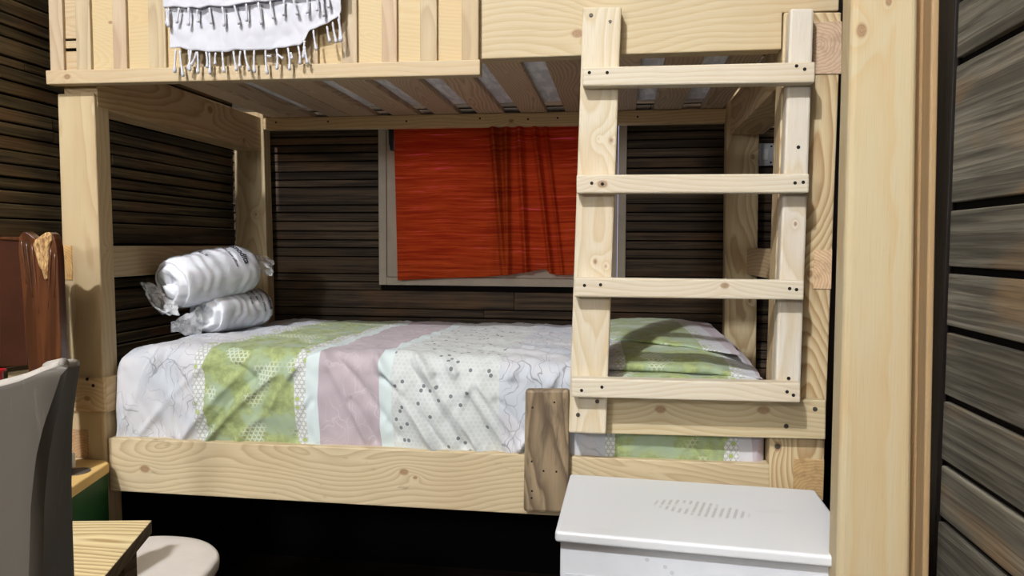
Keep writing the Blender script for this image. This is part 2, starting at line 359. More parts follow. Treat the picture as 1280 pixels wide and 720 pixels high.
for (a, b, c, d, y), ss in zip(rungs, scr):
    zc = at(860, (a[1]+d[1])/2, 'Y', y).z
    kn = [(at(906, 357, 'Y', y), .008)] if a[1] > 300 and a[1] < 400 else ([(at(753, 230, 'Y', y), .010)] if 200 < a[1] < 300 else ())
    rg = quadboard('rung', [a, b, c, d], y, YT-y-.0005-(y+.09)*-1*0 if False else .042, wood('ladder', 'X', (1.8, y, zc), pith=.05, freq=85, wander=.05, contrast=.65, knots=kn, tint=(1, .99, .96)), lad, .004)
    for u, v in ss: screw(u, v, y, rg, .0042)
# ------------------------------------------------------------------ patterned bedding material
def bands():
    u = (250, 263, 375, 388, 403, 479, 495, 629, 759, 772, 906, 924, 941, 958)
    return [at(x, 547, 'Y', .03).x for x in u]
BX = bands()
def bedding(name, sx=0.0, sh=0.0):
    t = NT(name); uv = t.uv(); o = t.xyz(uv)
    wig = t.mt('MULTIPLY', t.mt('SUBTRACT', t.noise(uv, 5, 2), .5), .02)
    x = t.mt('ADD', t.mt('ADD', o[0], wig), sh); y = o[1]
    def between(a, b): return t.mt('MULTIPLY', t.mt('GREATER_THAN', x, a), t.mt('LESS_THAN', x, b))
    w = .0132
    def hexd():
        res = []
        for off in (0.0, .5):
            gx = t.mt('ADD', t.mt('DIVIDE', x, w), off); gy = t.mt('ADD', t.mt('DIVIDE', y, w*1.732), off)
            fx, fy = t.mt('SUBTRACT', t.mt('FRACT', gx), .5), t.mt('MULTIPLY', t.mt('SUBTRACT', t.mt('FRACT', gy), .5), 1.732)
            d = t.mt('SQRT', t.mt('ADD', t.mt('MULTIPLY', fx, fx), t.mt('MULTIPLY', fy, fy)))
            wn = t.n('TexWhiteNoise', noise_dimensions='3D'); t.put(wn.inputs['Vector'], t.vec(t.mt('FLOOR', gx), t.mt('FLOOR', gy), off))
            res.append((d, wn.outputs['Value']))
        (d1, r1), (d2, r2) = res; k = t.mt('LESS_THAN', d1, d2)
        return t.mt('MINIMUM', d1, d2), t.mt('ADD', t.mt('MULTIPLY', r1, k), t.mt('MULTIPLY', r2, t.mt('SUBTRACT', 1.0, k)))
    hd, hr = hexd()
    ringm = t.mt('MULTIPLY', t.mr(hd, .36, .40), t.mr(hd, .50, .455))
    disc = t.mr(hd, .42, .38)
    white = lin((194, 194, 198)); pale = lin((196, 208, 208)); green = (144, 156, 106); mauve = (178, 166, 172)
    gn = t.noise(uv, 40, 4, .7); gn2 = t.noise(uv, 7, 2)
    col = t.mix(t.mr(gn2, .42, .6), white, lin((184, 189, 196)))
    # twig lines on the white stretches
    d = t.vm('ADD', uv, t.vm('MULTIPLY', t.noise(uv, 9, 3, out='Color'), (.16, .16, 0)))
    tw = None
    for sc, th in ((9, .020), (19, .024)):
        v = t.n('TexVoronoi', feature='DISTANCE_TO_EDGE', voronoi_dimensions='2D'); t.put(v.inputs['Vector'], t.vm('MULTIPLY', d, (1.35, .62, 1))); v.inputs['Scale'].default_value = sc
        m = t.mr(v.outputs[0], th, th*.45); tw = m if tw is None else t.mt('MAXIMUM', tw, t.mt('MULTIPLY', m, .7))
    tw = t.mt('MULTIPLY', tw, t.mr(t.noise(uv, 6, 2), .38, .52))
    twc = t.mix(t.mt('MULTIPLY', tw, .65), col, lin((112, 112, 120)))
    col = twc
    g = t.mix(t.mr(gn, .35, .7), lin([x*.93 for x in green]), lin([min(255, x*1.12) for x in green]))
    g = t.mix(t.mr(t.noise(uv, 14, 2), .45, .62), g, lin((150, 166, 138)))
    g = t.mix(t.mt('MULTIPLY', t.mt('MULTIPLY', ringm, t.mr(t.noise(uv, 9, 1), .55, .62)), .7), g, lin((232, 236, 226)))
    mv = t.mix(t.mt('MULTIPLY', t.mt('MULTIPLY', tw, 1.0), .2), t.mix(t.mr(gn2, .4, .6), lin(mauve), lin([m*.95 for m in mauve])), lin((220, 214, 220)))
    hc = t.mix(t.mt('MULTIPLY', ringm, .75), lin((206, 208, 206)), lin((106, 112, 102)))
    hc = t.mix(t.mt('MULTIPLY', disc, t.mt('GREATER_THAN', hr, .86)), hc, lin((160, 178, 100)))
    hg = t.mix(t.mt('MULTIPLY', ringm, .5), lin((190, 194, 192)), lin((208, 212, 212)))
    hg = t.mix(t.mt('MULTIPLY', t.mt('MULTIPLY', disc, t.mt('LESS_THAN', hr, .55)), .28), hg, lin((176, 182, 182)))
    hg = t.mix(t.mt('MULTIPLY', t.mt('MULTIPLY', disc, t.mt('GREATER_THAN', hr, .93)), .85), hg, lin((92, 96, 100)))
    b = BX
    for lo, hi, c in ((b[0], b[1], hc), (b[1], b[2], g), (b[2], b[3], hc), (b[3], b[4], pale), (b[4], b[5], mv), (b[5], b[6], pale), (b[6], b[7], hg),
                      (b[8], b[9], hc), (b[9], b[10], g), (b[10], b[11], hc), (b[11], b[12], white), (b[12], b[13]+.5, mv)):
        col = t.mix(between(lo, hi), col, c)
    return t.done(t.pr(col, .75, .15, t.noise(uv, 900, 2), .08, .0006, Sheen_Weight=.2))
sheet = bedding('printed_cotton')
# ------------------------------------------------------------------ duvet over the lower mattress
CREASES = []
def crease(u0, v0, u1, v1, amp, wd): 
    a, b = at(u0, v0, 'Y', .035), at(u1, v1, 'Y', .035); CREASES.append(((a.x, a.z), (b.x, b.z), amp, wd))
for c in [(180, 540, 262, 452, .006, .010), (232, 548, 300, 470, .011, .012), (262, 550, 345, 468, .012, .011), (300, 552, 330, 520, .006, .010), (345, 505, 372, 458, .008, .010), (365, 470, 400, 440, .006, .009), (372, 548, 392, 500, -.006, .01),
          (290, 455, 322, 478, -.009, .010), (405, 445, 460, 548, .008, .012), (415, 440, 500, 545, -.007, .010), (470, 448, 545, 558, .012, .012), (480, 470, 560, 560, -.010, .009), (520, 446, 600, 562, .012, .011), (545, 470, 592, 560, -.010, .008), (560, 455, 640, 565, .010, .011),
          (575, 470, 620, 565, -.008, .008), (600, 480, 652, 560, .009, .011), (640, 470, 665, 445, .008, .010), (650, 560, 700, 500, .010, .009), (585, 490, 610, 455, .006, .008), (440, 500, 470, 550, -.006, .009),
          (150, 545, 200, 440, .006, .012), (205, 440, 205, 545, -.006, .01), (190, 440, 170, 500, -.005, .010), (250, 440, 250, 500, .004, .009), (222, 545, 222, 500, .006, .010), (690, 480, 720, 440, .009, .01), (700, 545, 660, 500, -.006, .01), (385, 500, 400, 550, .005, .008),
          (262, 540, 330, 462, -.007, .009), (510, 455, 580, 556, -.008, .008), (622, 500, 672, 565, -.007, .009)]: crease(*c)
ZT0 = 1.0
def topz(x, y):
    z = .985 - .018*max(0, (y-.1)) - .035*(max(0, min(x, 1.5)-1.15)/.35)**1.2*math.exp(-y*5)
    if x < .3: z -= .02*(1-(x-.14)/.16)**2
    k = min(1, max(0, (x-1.50)/.06)); z -= .050*k*k*(3-2*k)
    return z
X0, X1 = .128, 2.008
def duv(s, tt):
    x = X0+(X1-X0)*s
    zt_ = topz(x, .1)
    # arc: front face, corner radius, top
    zbot = .66; R = .055; h = zt_-R-zbot; L1 = h; L2 = R*math.pi/2; L3 = .93; Lt = L1+L2+L3; a = tt*Lt
    if a < L1: y, z, ny, nz = .030, zbot+a, -1, 0
    elif a < L1+L2:
        th = (a-L1)/R; y, z = .030+R*(1-math.cos(th)), zbot+h+R*math.sin(th); ny, nz = -math.cos(th), math.sin(th)
    else:
        y = .030+R+(a-L1-L2); z = topz(x, y); ny, nz = 0, 1
    d = 0
    if a < L1+L2+.06:
        fz = zbot+a; fade = 1 if a < L1 else max(0, 1-(a-L1)/(L2+.06))
        for (ax, az), (bx, bz), amp, wd in CREASES:
            if min(ax, bx)-.05 < x < max(ax, bx)+.05:
                dx, dz = bx-ax, bz-az; L = dx*dx+dz*dz; k = ((x-ax)*dx+(fz-az)*dz)/L; kc = min(1, max(0, k))
                # slight curvature
                bow = .012*math.sin(kc*math.pi)
                px, pz = ax+dx*kc, az+dz*kc+bow
                q = ((x-px)**2+(fz-pz)**2)/(wd*wd)
                if q < 9: d += 2.5*amp*math.exp(-q**.8)*fade*(.55+.45*math.sin(math.pi*min(1, max(0, kc*.9+.1))))
        d += .010*(noise.noise(Vector((x*5, fz*4, 1.2)))) * fade
    fold_ = 1 if x > .9 else -1
    v3 = Vector((x*4+.4*y, y*7, z*7))
    d += .008*noise.noise(v3)+.0045*noise.noise(Vector((x*16+y*8, y*22, z*20)))+.0035*(.5-abs(noise.noise(Vector((x*22-fold_*z*14, y*16, z*9+x*5)))))*1.6
    if a >= L1: # ridges running lengthwise on the top
        d += .0035*abs(noise.noise(Vector((x*5+3, y*26, 4))))+.002*noise.noise(Vector((x*30, y*50, 1)))
    if a > L1*.9 and x > .9 and x < 1.6: d += .004*math.sin((x*.35+y)*60+3*noise.noise(Vector((x*6, y*6, 0))))*max(0, 1-abs(a-L1-L2-.10)/.14)
    # left end turns down behind the post, front bulge
    if a < L1: d += .010*math.sin(math.pi*min(1, a/L1))
    y += ny*d; z += nz*d
    e = min((x-X0)/.03, (X1-x)/.03, 1)
    if e < 1:
        k = 1-math.sqrt(max(0, 1-(1-e)**2)); 
        if a < L1+L2: y += .035*k
        z -= (.03*k if a > L1 else 0)
    if a < .04: y += .012*(1-a/.04)
    return (x, y, z)
dv = thing('duvet', (1.07, .5, .70), 'white cotton duvet with green, mauve and honeycomb stripes spread over the lower bunk', 'duvet')
grid('cover', 470, 190, duv, sheet, dv, uvf=lambda s, t: (X0+(X1-X0)*s+.045*max(0, .25-abs(t*1.24-.25)), t*1.24))
# closed ends of the duvet
endm = plain('duvet_lining', (208, 206, 206), .8, .1)
bm = bmesh.new(); box(bm, X0+.004, X1-.004, .05, .985, .69, .945)
bev(link('filling', bm_mesh(bm, 'fill'), endm, dv), .03, 4)
boxo('underbed_shade_board', .02, 2.13, .87, .885, 0, .56, bark_(), bed)  # added black board, stands in for the dark under the bed
boxo('underbed_shade_board', .10, .115, .07, .869, 0, .56, bark_(), bed)  # second added board, blacks out the left side under the bed
mt_ = tag(boxo('mattress', X0+.012, X1-.010, .048, .985, .600, .688, plain('mattress_beige', (190, 172, 150), .8, .1), None, .02, base=(1.07, .5, .60)), 'beige mattress of the lower bunk, mostly hidden under the striped duvet', 'mattress')
boxo('bed_base', A_+.01, B_-.01, .05, .98, .572, .598, wood('slat', 'X', (1, .5, .58)), bed)
# upper mattress seen between the slats
um = NT('upper_mattress_cloth'); P = um.pos()
um = um.done(um.pr(um.mix(um.mr(um.noise(um.vm('MULTIPLY', P, (30, 8, 1)), 1, 4, .7), .4, .65), lin((205, 206, 212)), lin((240, 240, 244))), .8, .1, um.noise(P, 40, 4), .6, .01))
tag(boxo('upper_mattress', .14, 1.995, .055, .925, 1.8408, 1.97, um, None, .02, base=(1.07, .5, 1.841)), 'white cloth mattress lying on the slats of the upper bunk', 'mattress')
# ------------------------------------------------------------------ folded blanket at the foot end
def slab(name, x0, x1, y0, y1, zb, th, mat, parent, seed, taperL=.12, taperR=.10, uoff=0, voff=0, skew=0.0, dome=0.0):
    """thick folded cloth layer: closed superellipse section in YZ swept along X"""
    n = 96; m = 150
    def fn(s, t):
        x = x0+(x1-x0)*s
        k = min(1, (x-x0)/taperL) if taperL else 1; k2 = min(1, (x1-x)/taperR) if taperR else 1
        k = math.sin(k*math.pi/2)**.8*math.sin(max(k2, 0)*math.pi/2)**.8
        yy0 = y0+skew*(x1-x)/(x1-x0)+.006*noise.noise(Vector((x*9, seed, 0))); 
        w = (y1-yy0)/2; h = (th+dome*math.sin(math.pi*min(1, s)))/2*max(k, .04)
        a = t*2*math.pi; c, sn = math.cos(a), math.sin(a)
        ex = .22
        y = yy0+w-w*math.copysign(abs(c)**ex, c)
        z0 = zb(x, y); z = z0+h+h*math.copysign(abs(sn)**.6, sn)
        dd = .004*noise.noise(Vector((x*10, y*12+seed, 2)))+.002*noise.noise(Vector((x*30, y*40+seed, 5)))
        if sn > -.2: z += dd*1.3
        z -= 0
        return (x, y-(.6*dd if c > .5 else 0), z)
    def uvf(s, t):
        x = x0+(x1-x0)*s; p = fn(s, t)
        return (x+uoff+.05*p[1], p[1]+p[2]+voff)
    return grid(name, m, n, fn, mat, parent, uvf=uvf)
fb = thing('folded_duvet', (1.8, .5, .95), 'folded striped green and white bedding piled at the foot end behind the ladder', 'duvet')
def zb1(x, y): return topz(x, max(y, .1))+.003
slab('lower_fold', 1.535, 2.006, .034, .95, zb1, .030, sheet, fb, 1.0, .04, .03, -.012)
def zb2(x, y): return topz(x, max(y, .1))+.030+.012*max(0, min(1, (y-.1)/.6))-(.004 if y < .1 else 0)
slab('upper_fold', 1.50, 2.000, .046, .95, zb2, .034, bedding('printed_cotton_shifted', 0, -.02), fb, 4.0, .06, .20, .0, .1, .03, .004)
slab('top_fold', 1.56, 1.96, .16, .95, lambda x, y: zb2(x, y)+.034, .014, bedding('printed_cotton_top', 0, .03), fb, 9.0, .10, .22, .0, .1, .22, .004)
# ------------------------------------------------------------------ rolled pillows in plastic bags
cot = NT('white_filling'); P = cot.pos()
cot = cot.done(cot.pr(cot.mix(cot.mr(cot.noise(P, 14, 3), .35, .7), lin((226, 228, 233)), lin((240, 241, 246))), .8, .1, cot.noise(P, 60, 4, .6), .35, .004, Subsurface_Weight=.1))
pl = NT('clear_plastic_film'); P = pl.pos()
cr = pl.n('Bump'); cr.inputs['Strength'].default_value = .8; cr.inputs['Distance'].default_value = .004
pl.L.new(pl.noise(P, 55, 4, .65, 1.2), cr.inputs['Height'])
gl = pl.n('BsdfGlossy'); gl.inputs['Roughness'].default_value = .3; gl.inputs['Color'].default_value = (.9, .92, .95, 1); pl.L.new(cr.outputs[0], gl.inputs['Normal'])
df = pl.n('BsdfDiffuse'); df.inputs['Color'].default_value = (.75, .77, .8, 1)
tr = pl.n('BsdfTransparent')
fr = pl.n('Fresnel'); fr.inputs['IOR'].default_value = 1.5; pl.L.new(cr.outputs[0], fr.inputs['Normal'])
m1 = pl.n('MixShader'); m1.inputs[0].default_value = .08; pl.L.new(tr.outputs[0], m1.inputs[1]); pl.L.new(df.outputs[0], m1.inputs[2])
m2 = pl.n('MixShader'); pl.L.new(pl.mt('MULTIPLY_ADD', fr.outputs[0], .55, .01), m2.inputs[0]); pl.L.new(m1.outputs[0], m2.inputs[1]); pl.L.new(gl.outputs[0], m2.inputs[2])
film = pl.done(m2.outputs[0])
fk = NT('crinkled_film'); P = fk.pos(); cr = fk.n('Bump'); cr.inputs['Strength'].default_value = 1.0; cr.inputs['Distance'].default_value = .008
fk.L.new(fk.noise(P, 70, 4, .65, 1.5), cr.inputs['Height'])
gl = fk.n('BsdfGlossy'); gl.inputs['Roughness'].default_value = .14; fk.L.new(cr.outputs[0], gl.inputs['Normal'])
df = fk.n('BsdfDiffuse'); df.inputs['Color'].default_value = (.8, .82, .85, 1); tr = fk.n('BsdfTransparent')
m1 = fk.n('MixShader'); fk.L.new(fk.mr(fk.noise(P, 45, 3), .3, .7, .15, .6), m1.inputs[0]); fk.L.new(tr.outputs[0], m1.inputs[1]); fk.L.new(df.outputs[0], m1.inputs[2])
m2 = fk.n('MixShader'); m2.inputs[0].default_value = .18; fk.L.new(m1.outputs[0], m2.inputs[1]); fk.L.new(gl.outputs[0], m2.inputs[2]); crinkle = fk.done(m2.outputs[0])
ink = plain('black_print', (40, 42, 48), .5)
def pillow_roll(name, c0, c1, R, flat, label, flapL, flapR, text, tpos, seed, tang):
    c0, c1 = Vector(c0), Vector(c1); ax = (c1-c0); L = ax.length; ax.normalize()
    up = Vector((0, 0, 1)); sd = ax.cross(up).normalized(); up2 = sd.cross(ax).normalized()   # sd points away to the right/front
    if sd.y > 0: sd = -sd
    root = thing(name, ((c0+c1)/2-Vector((0, 0, R*flat))), label, 'pillow', 'rolled pillows in clear bags')
    def rad(s):
        e = .16
        k = 1.0
        if s < e: k = math.sqrt(max(0, 1-((e-s)/e)**2.4))
        if s > 1-e*1.4: k = math.sqrt(max(0, 1-((s-1+e*1.4)/(e*1.4))**2.2))
        return k*(1+.05*math.sin(s*math.pi))
    def P(s, t, off=0.0, wr=1.0):
        a = t*2*math.pi; r = R*rad(s)+off
        w = .004*noise.noise(Vector((s*5, math.cos(a)*2+seed, math.sin(a)*2)))
        w += .0016*math.sin(s*48+5*noise.noise(Vector((s*3, math.cos(a)*1.5, math.sin(a)*1.5+seed))))*min(1, s*3)
        if s < .22:   # spiral of the rolled end and tucks
            w += .010*noise.noise(Vector((seed, math.cos(a)*3.5, math.sin(a)*3.5)))*(1-s/.22)
        r += w*wr*min(1, rad(s)*1.5)
        dent = 0
        if s < .10: dent = .018*(1-(rad(s)))*(1+.7*math.sin(a*2+seed))+.008*math.sin(rad(s)*16+a)
        p = c0+ax*(s*L+dent)+sd*(math.cos(a)*r)+up2*(math.sin(a)*r*flat)
        return p
    grid('pillow', 80, 72, lambda s, t: P(s, t), cot, root)
    def bag(s, t):
        s2 = min(1, max(0, s)); a = t*2*math.pi
        p = P(s2, t, .0035, .8)
        return p+Vector((noise.noise(Vector((s*8, t*9, seed))), noise.noise(Vector((s*8, t*9, seed+5))), noise.noise(Vector((s*8, t*9, seed+9)))))*.002
    grid('plastic_bag', 80, 72, bag, film, root)
    # loose gathered film at the ends
    for pts in (flapL, flapR):
        if not pts: continue
        base, tip, w0, w1, n = pts
        base, tip = Vector(base), Vector(tip); d = (tip-base); ln = d.length; dn = d.normalized(); s1 = dn.cross(Vector((.2, 1, .1))).normalized(); s2 = dn.cross(s1)
        def flap(i, j, base=base, d=d, s1=s1, s2=s2, w0=w0, w1=w1):
            a = j*2*math.pi; w = w0*(1-i)**1.2+w1*i
            rr = w*(1+.35*noise.noise(Vector((math.cos(a)*2+seed, math.sin(a)*2, i*3))))
            fl = .45-.3*i
            return base+d*i+s1*(math.cos(a)*rr)+s2*(math.sin(a)*rr*fl)+Vector((0, 0, .006*noise.noise(Vector((i*5, a, seed)))))
        grid('bag_flap', 22, 40, flap, crinkle, root)
    # printed lines wrapped round the bag
    def letters(txt, s0, a0, size, tilt=0):
        cu = bpy.data.curves.new('print', 'FONT'); cu.body = txt; cu.size = size; cu.offset = size*.03
        to = bpy.data.objects.new('tmp', cu); COL.objects.link(to)
        me = bpy.data.meshes.new_from_object(to.evaluated_get(bpy.context.evaluated_depsgraph_get()))
        bpy.data.objects.remove(to)
        bm = bmesh.new(); bm.from_mesh(me); bmesh.ops.triangulate(bm, faces=bm.faces); bmesh.ops.subdivide_edges(bm, edges=[e for e in bm.edges if e.calc_length() > .006], cuts=2)
        for v in bm.verts:
            x, y = v.co.x, v.co.y; a = a0-x/R*tang; s = s0-y/L*tang*-1*-1 if False else s0+y/L
            v.co = P(min(.98, max(.02, s)), (a/(2*math.pi)) % 1, .0065, .8)
        me2 = bpy.data.meshes.new('print'); bm.to_mesh(me2); bm.free()
        return link('print', me2, ink, root)
    for txt, s0, a0, size in text: letters(txt, s0, a0, size)
    return root
fold = 1.0
lo0, lo1 = at(258, 396, 'Y', .40), at(330, 380, 'Y', .66)
lo0.z = .985+.068; lo1.z = lo0.z-.004
lo0 = at(252, 399, 'Z', 1.052)+Vector((0, 0, 0)); lo0 = Vector((at(250, 399, 'Y', .40).x, .40, 1.050)); lo1 = Vector((at(332, 381, 'Y', .70).x, .70, 1.052))
up0, up1 = at(204, 359, 'Y', .30), at(318, 334, 'Y', .62)
up0.z += .004; up1.z += .004
PR = pillow_roll('pillow', lo0, lo1, .074, .92, 'white rolled pillow in a clear plastic bag lying directly on the duvet, lower of two',
    (lo0+Vector((.0, -.01, -.03)), at(214, 409, 'Y', .30), .055, .016, 1), None,
    [('comodita', .80, math.radians(86), .030), ('memory foam pillow', .70, math.radians(86), .014), ('hollow fibre', .62, math.radians(74), .014), ('45 x 70 cm', .52, math.radians(60), .012)], 0, 2.0, 1)
PR2 = pillow_roll('pillow', up0, up1, .088, .95, 'white rolled pillow in a clear plastic bag resting on top of the other one',
    (up0+Vector((-.005, -.015, -.04)), at(194, 384, 'Y', .30), .075, .034, 1), (up1+Vector((.01, .0, .0)), at(333, 322, 'Y', .66), .07, .035, 1),
    [('comodita', .72, math.radians(92), .030), ('memory foam pillow', .62, math.radians(92), .014), ('45 x 70', .38, math.radians(84), .014)], 0, 7.0, 1)
# ------------------------------------------------------------------ towel on the guard rail
tw = NT('white_cotton_weave'); P = tw.pos()
tw = tw.done(tw.pr(lin((198, 199, 206)), .85, .1, tw.noise(P, 700, 2), .2, .0008, Sheen_Weight=.2))
towel = thing('towel', (.72, -.045, 2.2), 'white cotton towel with knotted tassels hung over the upper bunk guard rail', 'towel')
def interp(pts, x):
    if x <= pts[0][0]: return pts[0][1]
    for (a, b), (c, d) in zip(pts, pts[1:]):
        if x <= c: return b+(d-b)*(x-a)/(c-a)
    return pts[-1][1]
lowE = [(215, 61), (226, 60), (240, 63), (262, 65.5), (285, 65), (300, 63), (330, 62.5), (350, 60.5), (368, 58.5), (376, 57), (383, 49), (387, 38.5), (400, 33.5), (412, 30), (424, 21), (427, 15)]
upE = [(206, 10.5), (225, 9), (240, 9.5), (250, 12), (262, 9), (280, 8.5), (300, 6), (320, 3), (345, 1), (380, -6), (428, -10)]
TOPZ = 2.205
def sheetfn(u0, u1, edge, y, amp, seed, ub=0):
    def fn(s, t):
        u = u0+(u1-u0)*s; b = at(u, interp(edge, u), 'Y', y); top = at(u0-(ub)+(u1-u0+2*ub)*s, 5, 'Y', y); 
        z = b.z+(TOPZ-b.z)*t; x = b.x+(top.x-b.x)*min(1, t*2)
        k = math.sin(min(1, t*3)*math.pi/2)
        yy = y-1.5*amp*(abs(noise.noise(Vector((x*9+seed, z*11, seed))))+.5*abs(noise.noise(Vector((x*22, z*20, seed+3)))))-.0015*math.sin(x*60+z*30)
        yy += .004*(t-.2)
        if t > .93: yy += (t-.93)/.07*.045
        return (x, yy, z+.003*noise.noise(Vector((x*30, seed, 0)))*(1-t))
    return fn
grid('back_layer', 120, 70, sheetfn(214, 427, lowE, -.052, .010, 2.0), tw, towel, solid=.0015)
grid('front_layer', 120, 60, sheetfn(205.5, 428, upE, -.066, .009, 8.0), tw, towel, solid=.0015)
bm = bmesh.new()
a0, a1 = at(207, 5, 'Y', -.05).x, at(427, 5, 'Y', -.05).x
box(bm, a0, a1, -.064, .02, 2.201, 2.206); bev(link('fold_over_rail', bm_mesh(bm, 'fold'), tw, towel), .002)
def tassel(u, v, du, ln, y, yend=None):
    p = at(u, v, 'Y', y); sc = (at(u, v+10, 'Y', y)-p).length/10
    n = 9; pts = []; ra = []
    cv = random.uniform(-1, 1)*.0022
    for i in range(n):
        k = i/(n-1)
        pts.append(p+Vector((du*sc*k+cv*math.sin(k*math.pi), ((yend or y)-y)*k-.001, -ln*sc*k))); ra.append(.0024+.0008*(i % 2))
    ra[-2] = .0050; ra[-1] = .0036; ra[-3] = .0032
    bm = bmesh.new(); tube(bm, pts, ra, 8); link('tassel', bm_mesh(bm, 'tassel'), tw, towel, True)
for u, v, du, ln in [(220, 62, -2, 29), (225, 63, 4, 33), (236, 63, 1, 26), (239, 63, -5, 24), (246, 65, -8, 17), (247, 65, 0, 27), (258, 65, 1, 20), (262, 66, 0, 27), (270, 66, -1, 15), (278, 65, 2, 26),
    (292, 64, 4, 25), (301, 64, -1, 20), (306, 63, 6, 26), (318, 63, 0, 28), (332, 63, 2, 30), (334, 70, 6, 1), (346, 61, 0, 26), (347, 68, 8, 6), (360, 60, 2, 28), (363, 66, 2, 8), (373, 58, 2, 23), (381, 51, -2, 22), (381, 58, 4, 22),
    (392, 38, 4, 25), (409, 33, 4, 20), (416, 28, 5, 26), (424, 18, 1, 35), (423, 24, 4, 28)]: tassel(u, v, du, ln, -.056)
for u, v, du, ln in [(208, 11, 0, 20), (211, 11, -1, 23), (224, 10, -4, 19), (236, 10, -1, 22), (247, 12, 1, 16), (262, 10, 2, 20), (278, 9, 2, 24), (293, 7, 6, 24), (308, 5, 0, 22), (323, 3, 4, 28), (338, 2, 4, 22), (355, 0, -1, 20), (367, -1, 5, 20), (384, -3, 0, 20), (396, -4, 0, 18), (402, -5, 3, 26), (404, -5, 0, 22), (409, -6, 2, 16)]: tassel(u, v, du, ln, -.070)
# ------------------------------------------------------------------ room
def plank_wall_mat(name, cols, axis, gl=1.0):
    a = 'XYZ'.index(axis); t = NT(name); P = t.pos(); at_ = t.n('Attribute'); at_.attribute_name = 'tint'; r = at_.outputs['Fac']
    s = [26.]*3; s[a] = 1.6; s[2] = 60.
    off = t.vec(t.mt('MULTIPLY', r, 40.), t.mt('MULTIPLY', r, 17.), t.mt('MULTIPLY', r, 90.))
    n1 = t.noise(t.vm('ADD', t.vm('MULTIPLY', P, tuple(s)), off), 1, 4, .6, .6)
    s2 = [200.]*3; s2[a] = 5.; n2 = t.noise(t.vm('MULTIPLY', P, tuple(s2)), 1, 3, .7)
    s3 = [9.]*3; s3[a] = 3.; n3 = t.noise(t.vm('ADD', t.vm('MULTIPLY', P, tuple(s3)), off), 1, 2)
    c = t.mix(t.mr(n1, .35, .68), lin(cols[0]), lin(cols[1]))
    c = t.mix(t.mt('MULTIPLY', t.mr(n3, .5, .68), .6), c, lin(cols[2]))
    c = t.mix(t.mt('MULTIPLY', t.mr(n2, .5, .75), .5), c, lin([x*.5 for x in cols[0]]))
    oo = t.xyz(P); gl_ = t.mt('SINE', t.mt('ADD', t.mt('MULTIPLY', oo[2], 520.0), t.mt('MULTIPLY', n1, 22.0)))
    c = t.mix(t.mt('MULTIPLY', t.mr(gl_, .1, 1.0), .3), c, lin([x*.55 for x in cols[0]]))
    c = t.mix(t.mt('MULTIPLY', t.mr(r, 0, 1, smooth=False), .55), c, lin([x*.45 for x in cols[0]]))
    return t.done(t.pr(c, .72, .25, n1, .35, .003))
def planks(name, axis, plane, lo, hi, zs, mat, depth=.018, gap=.0035, hole=None, inward=1, jit=.004, butts=True, skew=None):
    """one wall mesh of horizontal boards; zs are the joints; axis 'X' = wall faces -Y, 'Y' = wall faces +-X"""
    me_bm = bmesh.new(); tints = []
    lay = me_bm.faces.layers.float.new('tint_f')
    for z0, z1 in zip(zs, zs[1:]):
        segs = [(lo, hi)]
        if hole and z1 > hole[2]+.004 and z0 < hole[3]-.004: segs = [(lo, hole[0]), (hole[1], hi)]
        cut = []
        for a, b in segs:
            while butts and b-a > 1.5:
                m = a+random.uniform(.5, 1.3); cut.append((a, m-.001)); a = m
            cut.append((a, b))
        for a, b in cut:
            tv = random.random(); j = random.uniform(0, jit); g = gap*random.uniform(.5, 1.3)
            if axis == 'X': fs = box(me_bm, a, b, plane-depth+j, plane+.002, z0+g/2, z1-g/2)
            else: fs = box(me_bm, min(plane+inward*(depth-j), plane-inward*.002), max(plane+inward*(depth-j), plane-inward*.002), a, b, z0+g/2, z1-g/2)
            for f in fs: f[lay] = tv
    me = bpy.data.meshes.new(name)
    bmesh.ops.recalc_face_normals(me_bm, faces=me_bm.faces); me_bm.to_mesh(me)
    src = me.attributes['tint_f']; vals = [d.value for d in src.data]; me_bm.free()
    at2 = me.attributes.new('tint', 'FLOAT', 'FACE')
    for i, v in enumerate(vals): at2.data[i].value = v
    me.attributes.remove(me.attributes['tint_f'])
    o = bev(link(name, me, mat), .0025, 2); tag(o, kind='structure'); return o
bark = plain('black_backing', (16, 13, 12), .9, .1)
H = 5.7; YF = -5.8; YB_ = 1.105; XL = -.062; XR = 2.262; 
wm = plank_wall_mat('stained_planks', ((58, 48, 39), (112, 94, 74), (122, 90, 62)), 'X')
wmL = plank_wall_mat('stained_planks_left', ((66, 56, 40), (122, 106, 74), (118, 86, 56)), 'Y')
wmR = plank_wall_mat('weathered_planks', ((88, 84, 74), (146, 140, 124), (150, 120, 84)), 'Y')
bz = [1.788, 1.752, 1.718, 1.684, 1.647, 1.604, 1.569, 1.537, 1.461, 1.427, 1.39, 1.347, 1.311, 1.276, 1.239, 1.164, 1.13, 1.094, 1.017, .98]
zs = list(bz)[::-1]
z = zs[0]; low = []
while z > .03: z -= random.choice((.036, .036, .072)); low.append(max(z, 0))
zs = low[::-1]+zs
while zs[-1] < H: zs.append(zs[-1]+random.choice((.036, .038, .072)))
zs = [z for z in zs if z >= 0]
HOLE = (.605, 1.64, 1.125, 1.82)
planks('wall_back', 'X', YB_+.014, XL-.02, XR+.02, zs, wm, .018, .0055, HOLE)
def backing(name, x0, x1, y0, y1, z0, z1, mat=bark): return tag(boxo(name, x0, x1, y0, y1, z0, z1, mat, None, .001), kind='structure')
bm = bmesh.new()
for q in ((XL-.1, HOLE[0], 0, H), (HOLE[1], XR+.1, 0, H), (HOLE[0], HOLE[1], 0, HOLE[2]), (HOLE[0], HOLE[1], HOLE[3], H)):
    box(bm, q[0], q[1], YB_+.0145, YB_+.10, q[2], q[3])
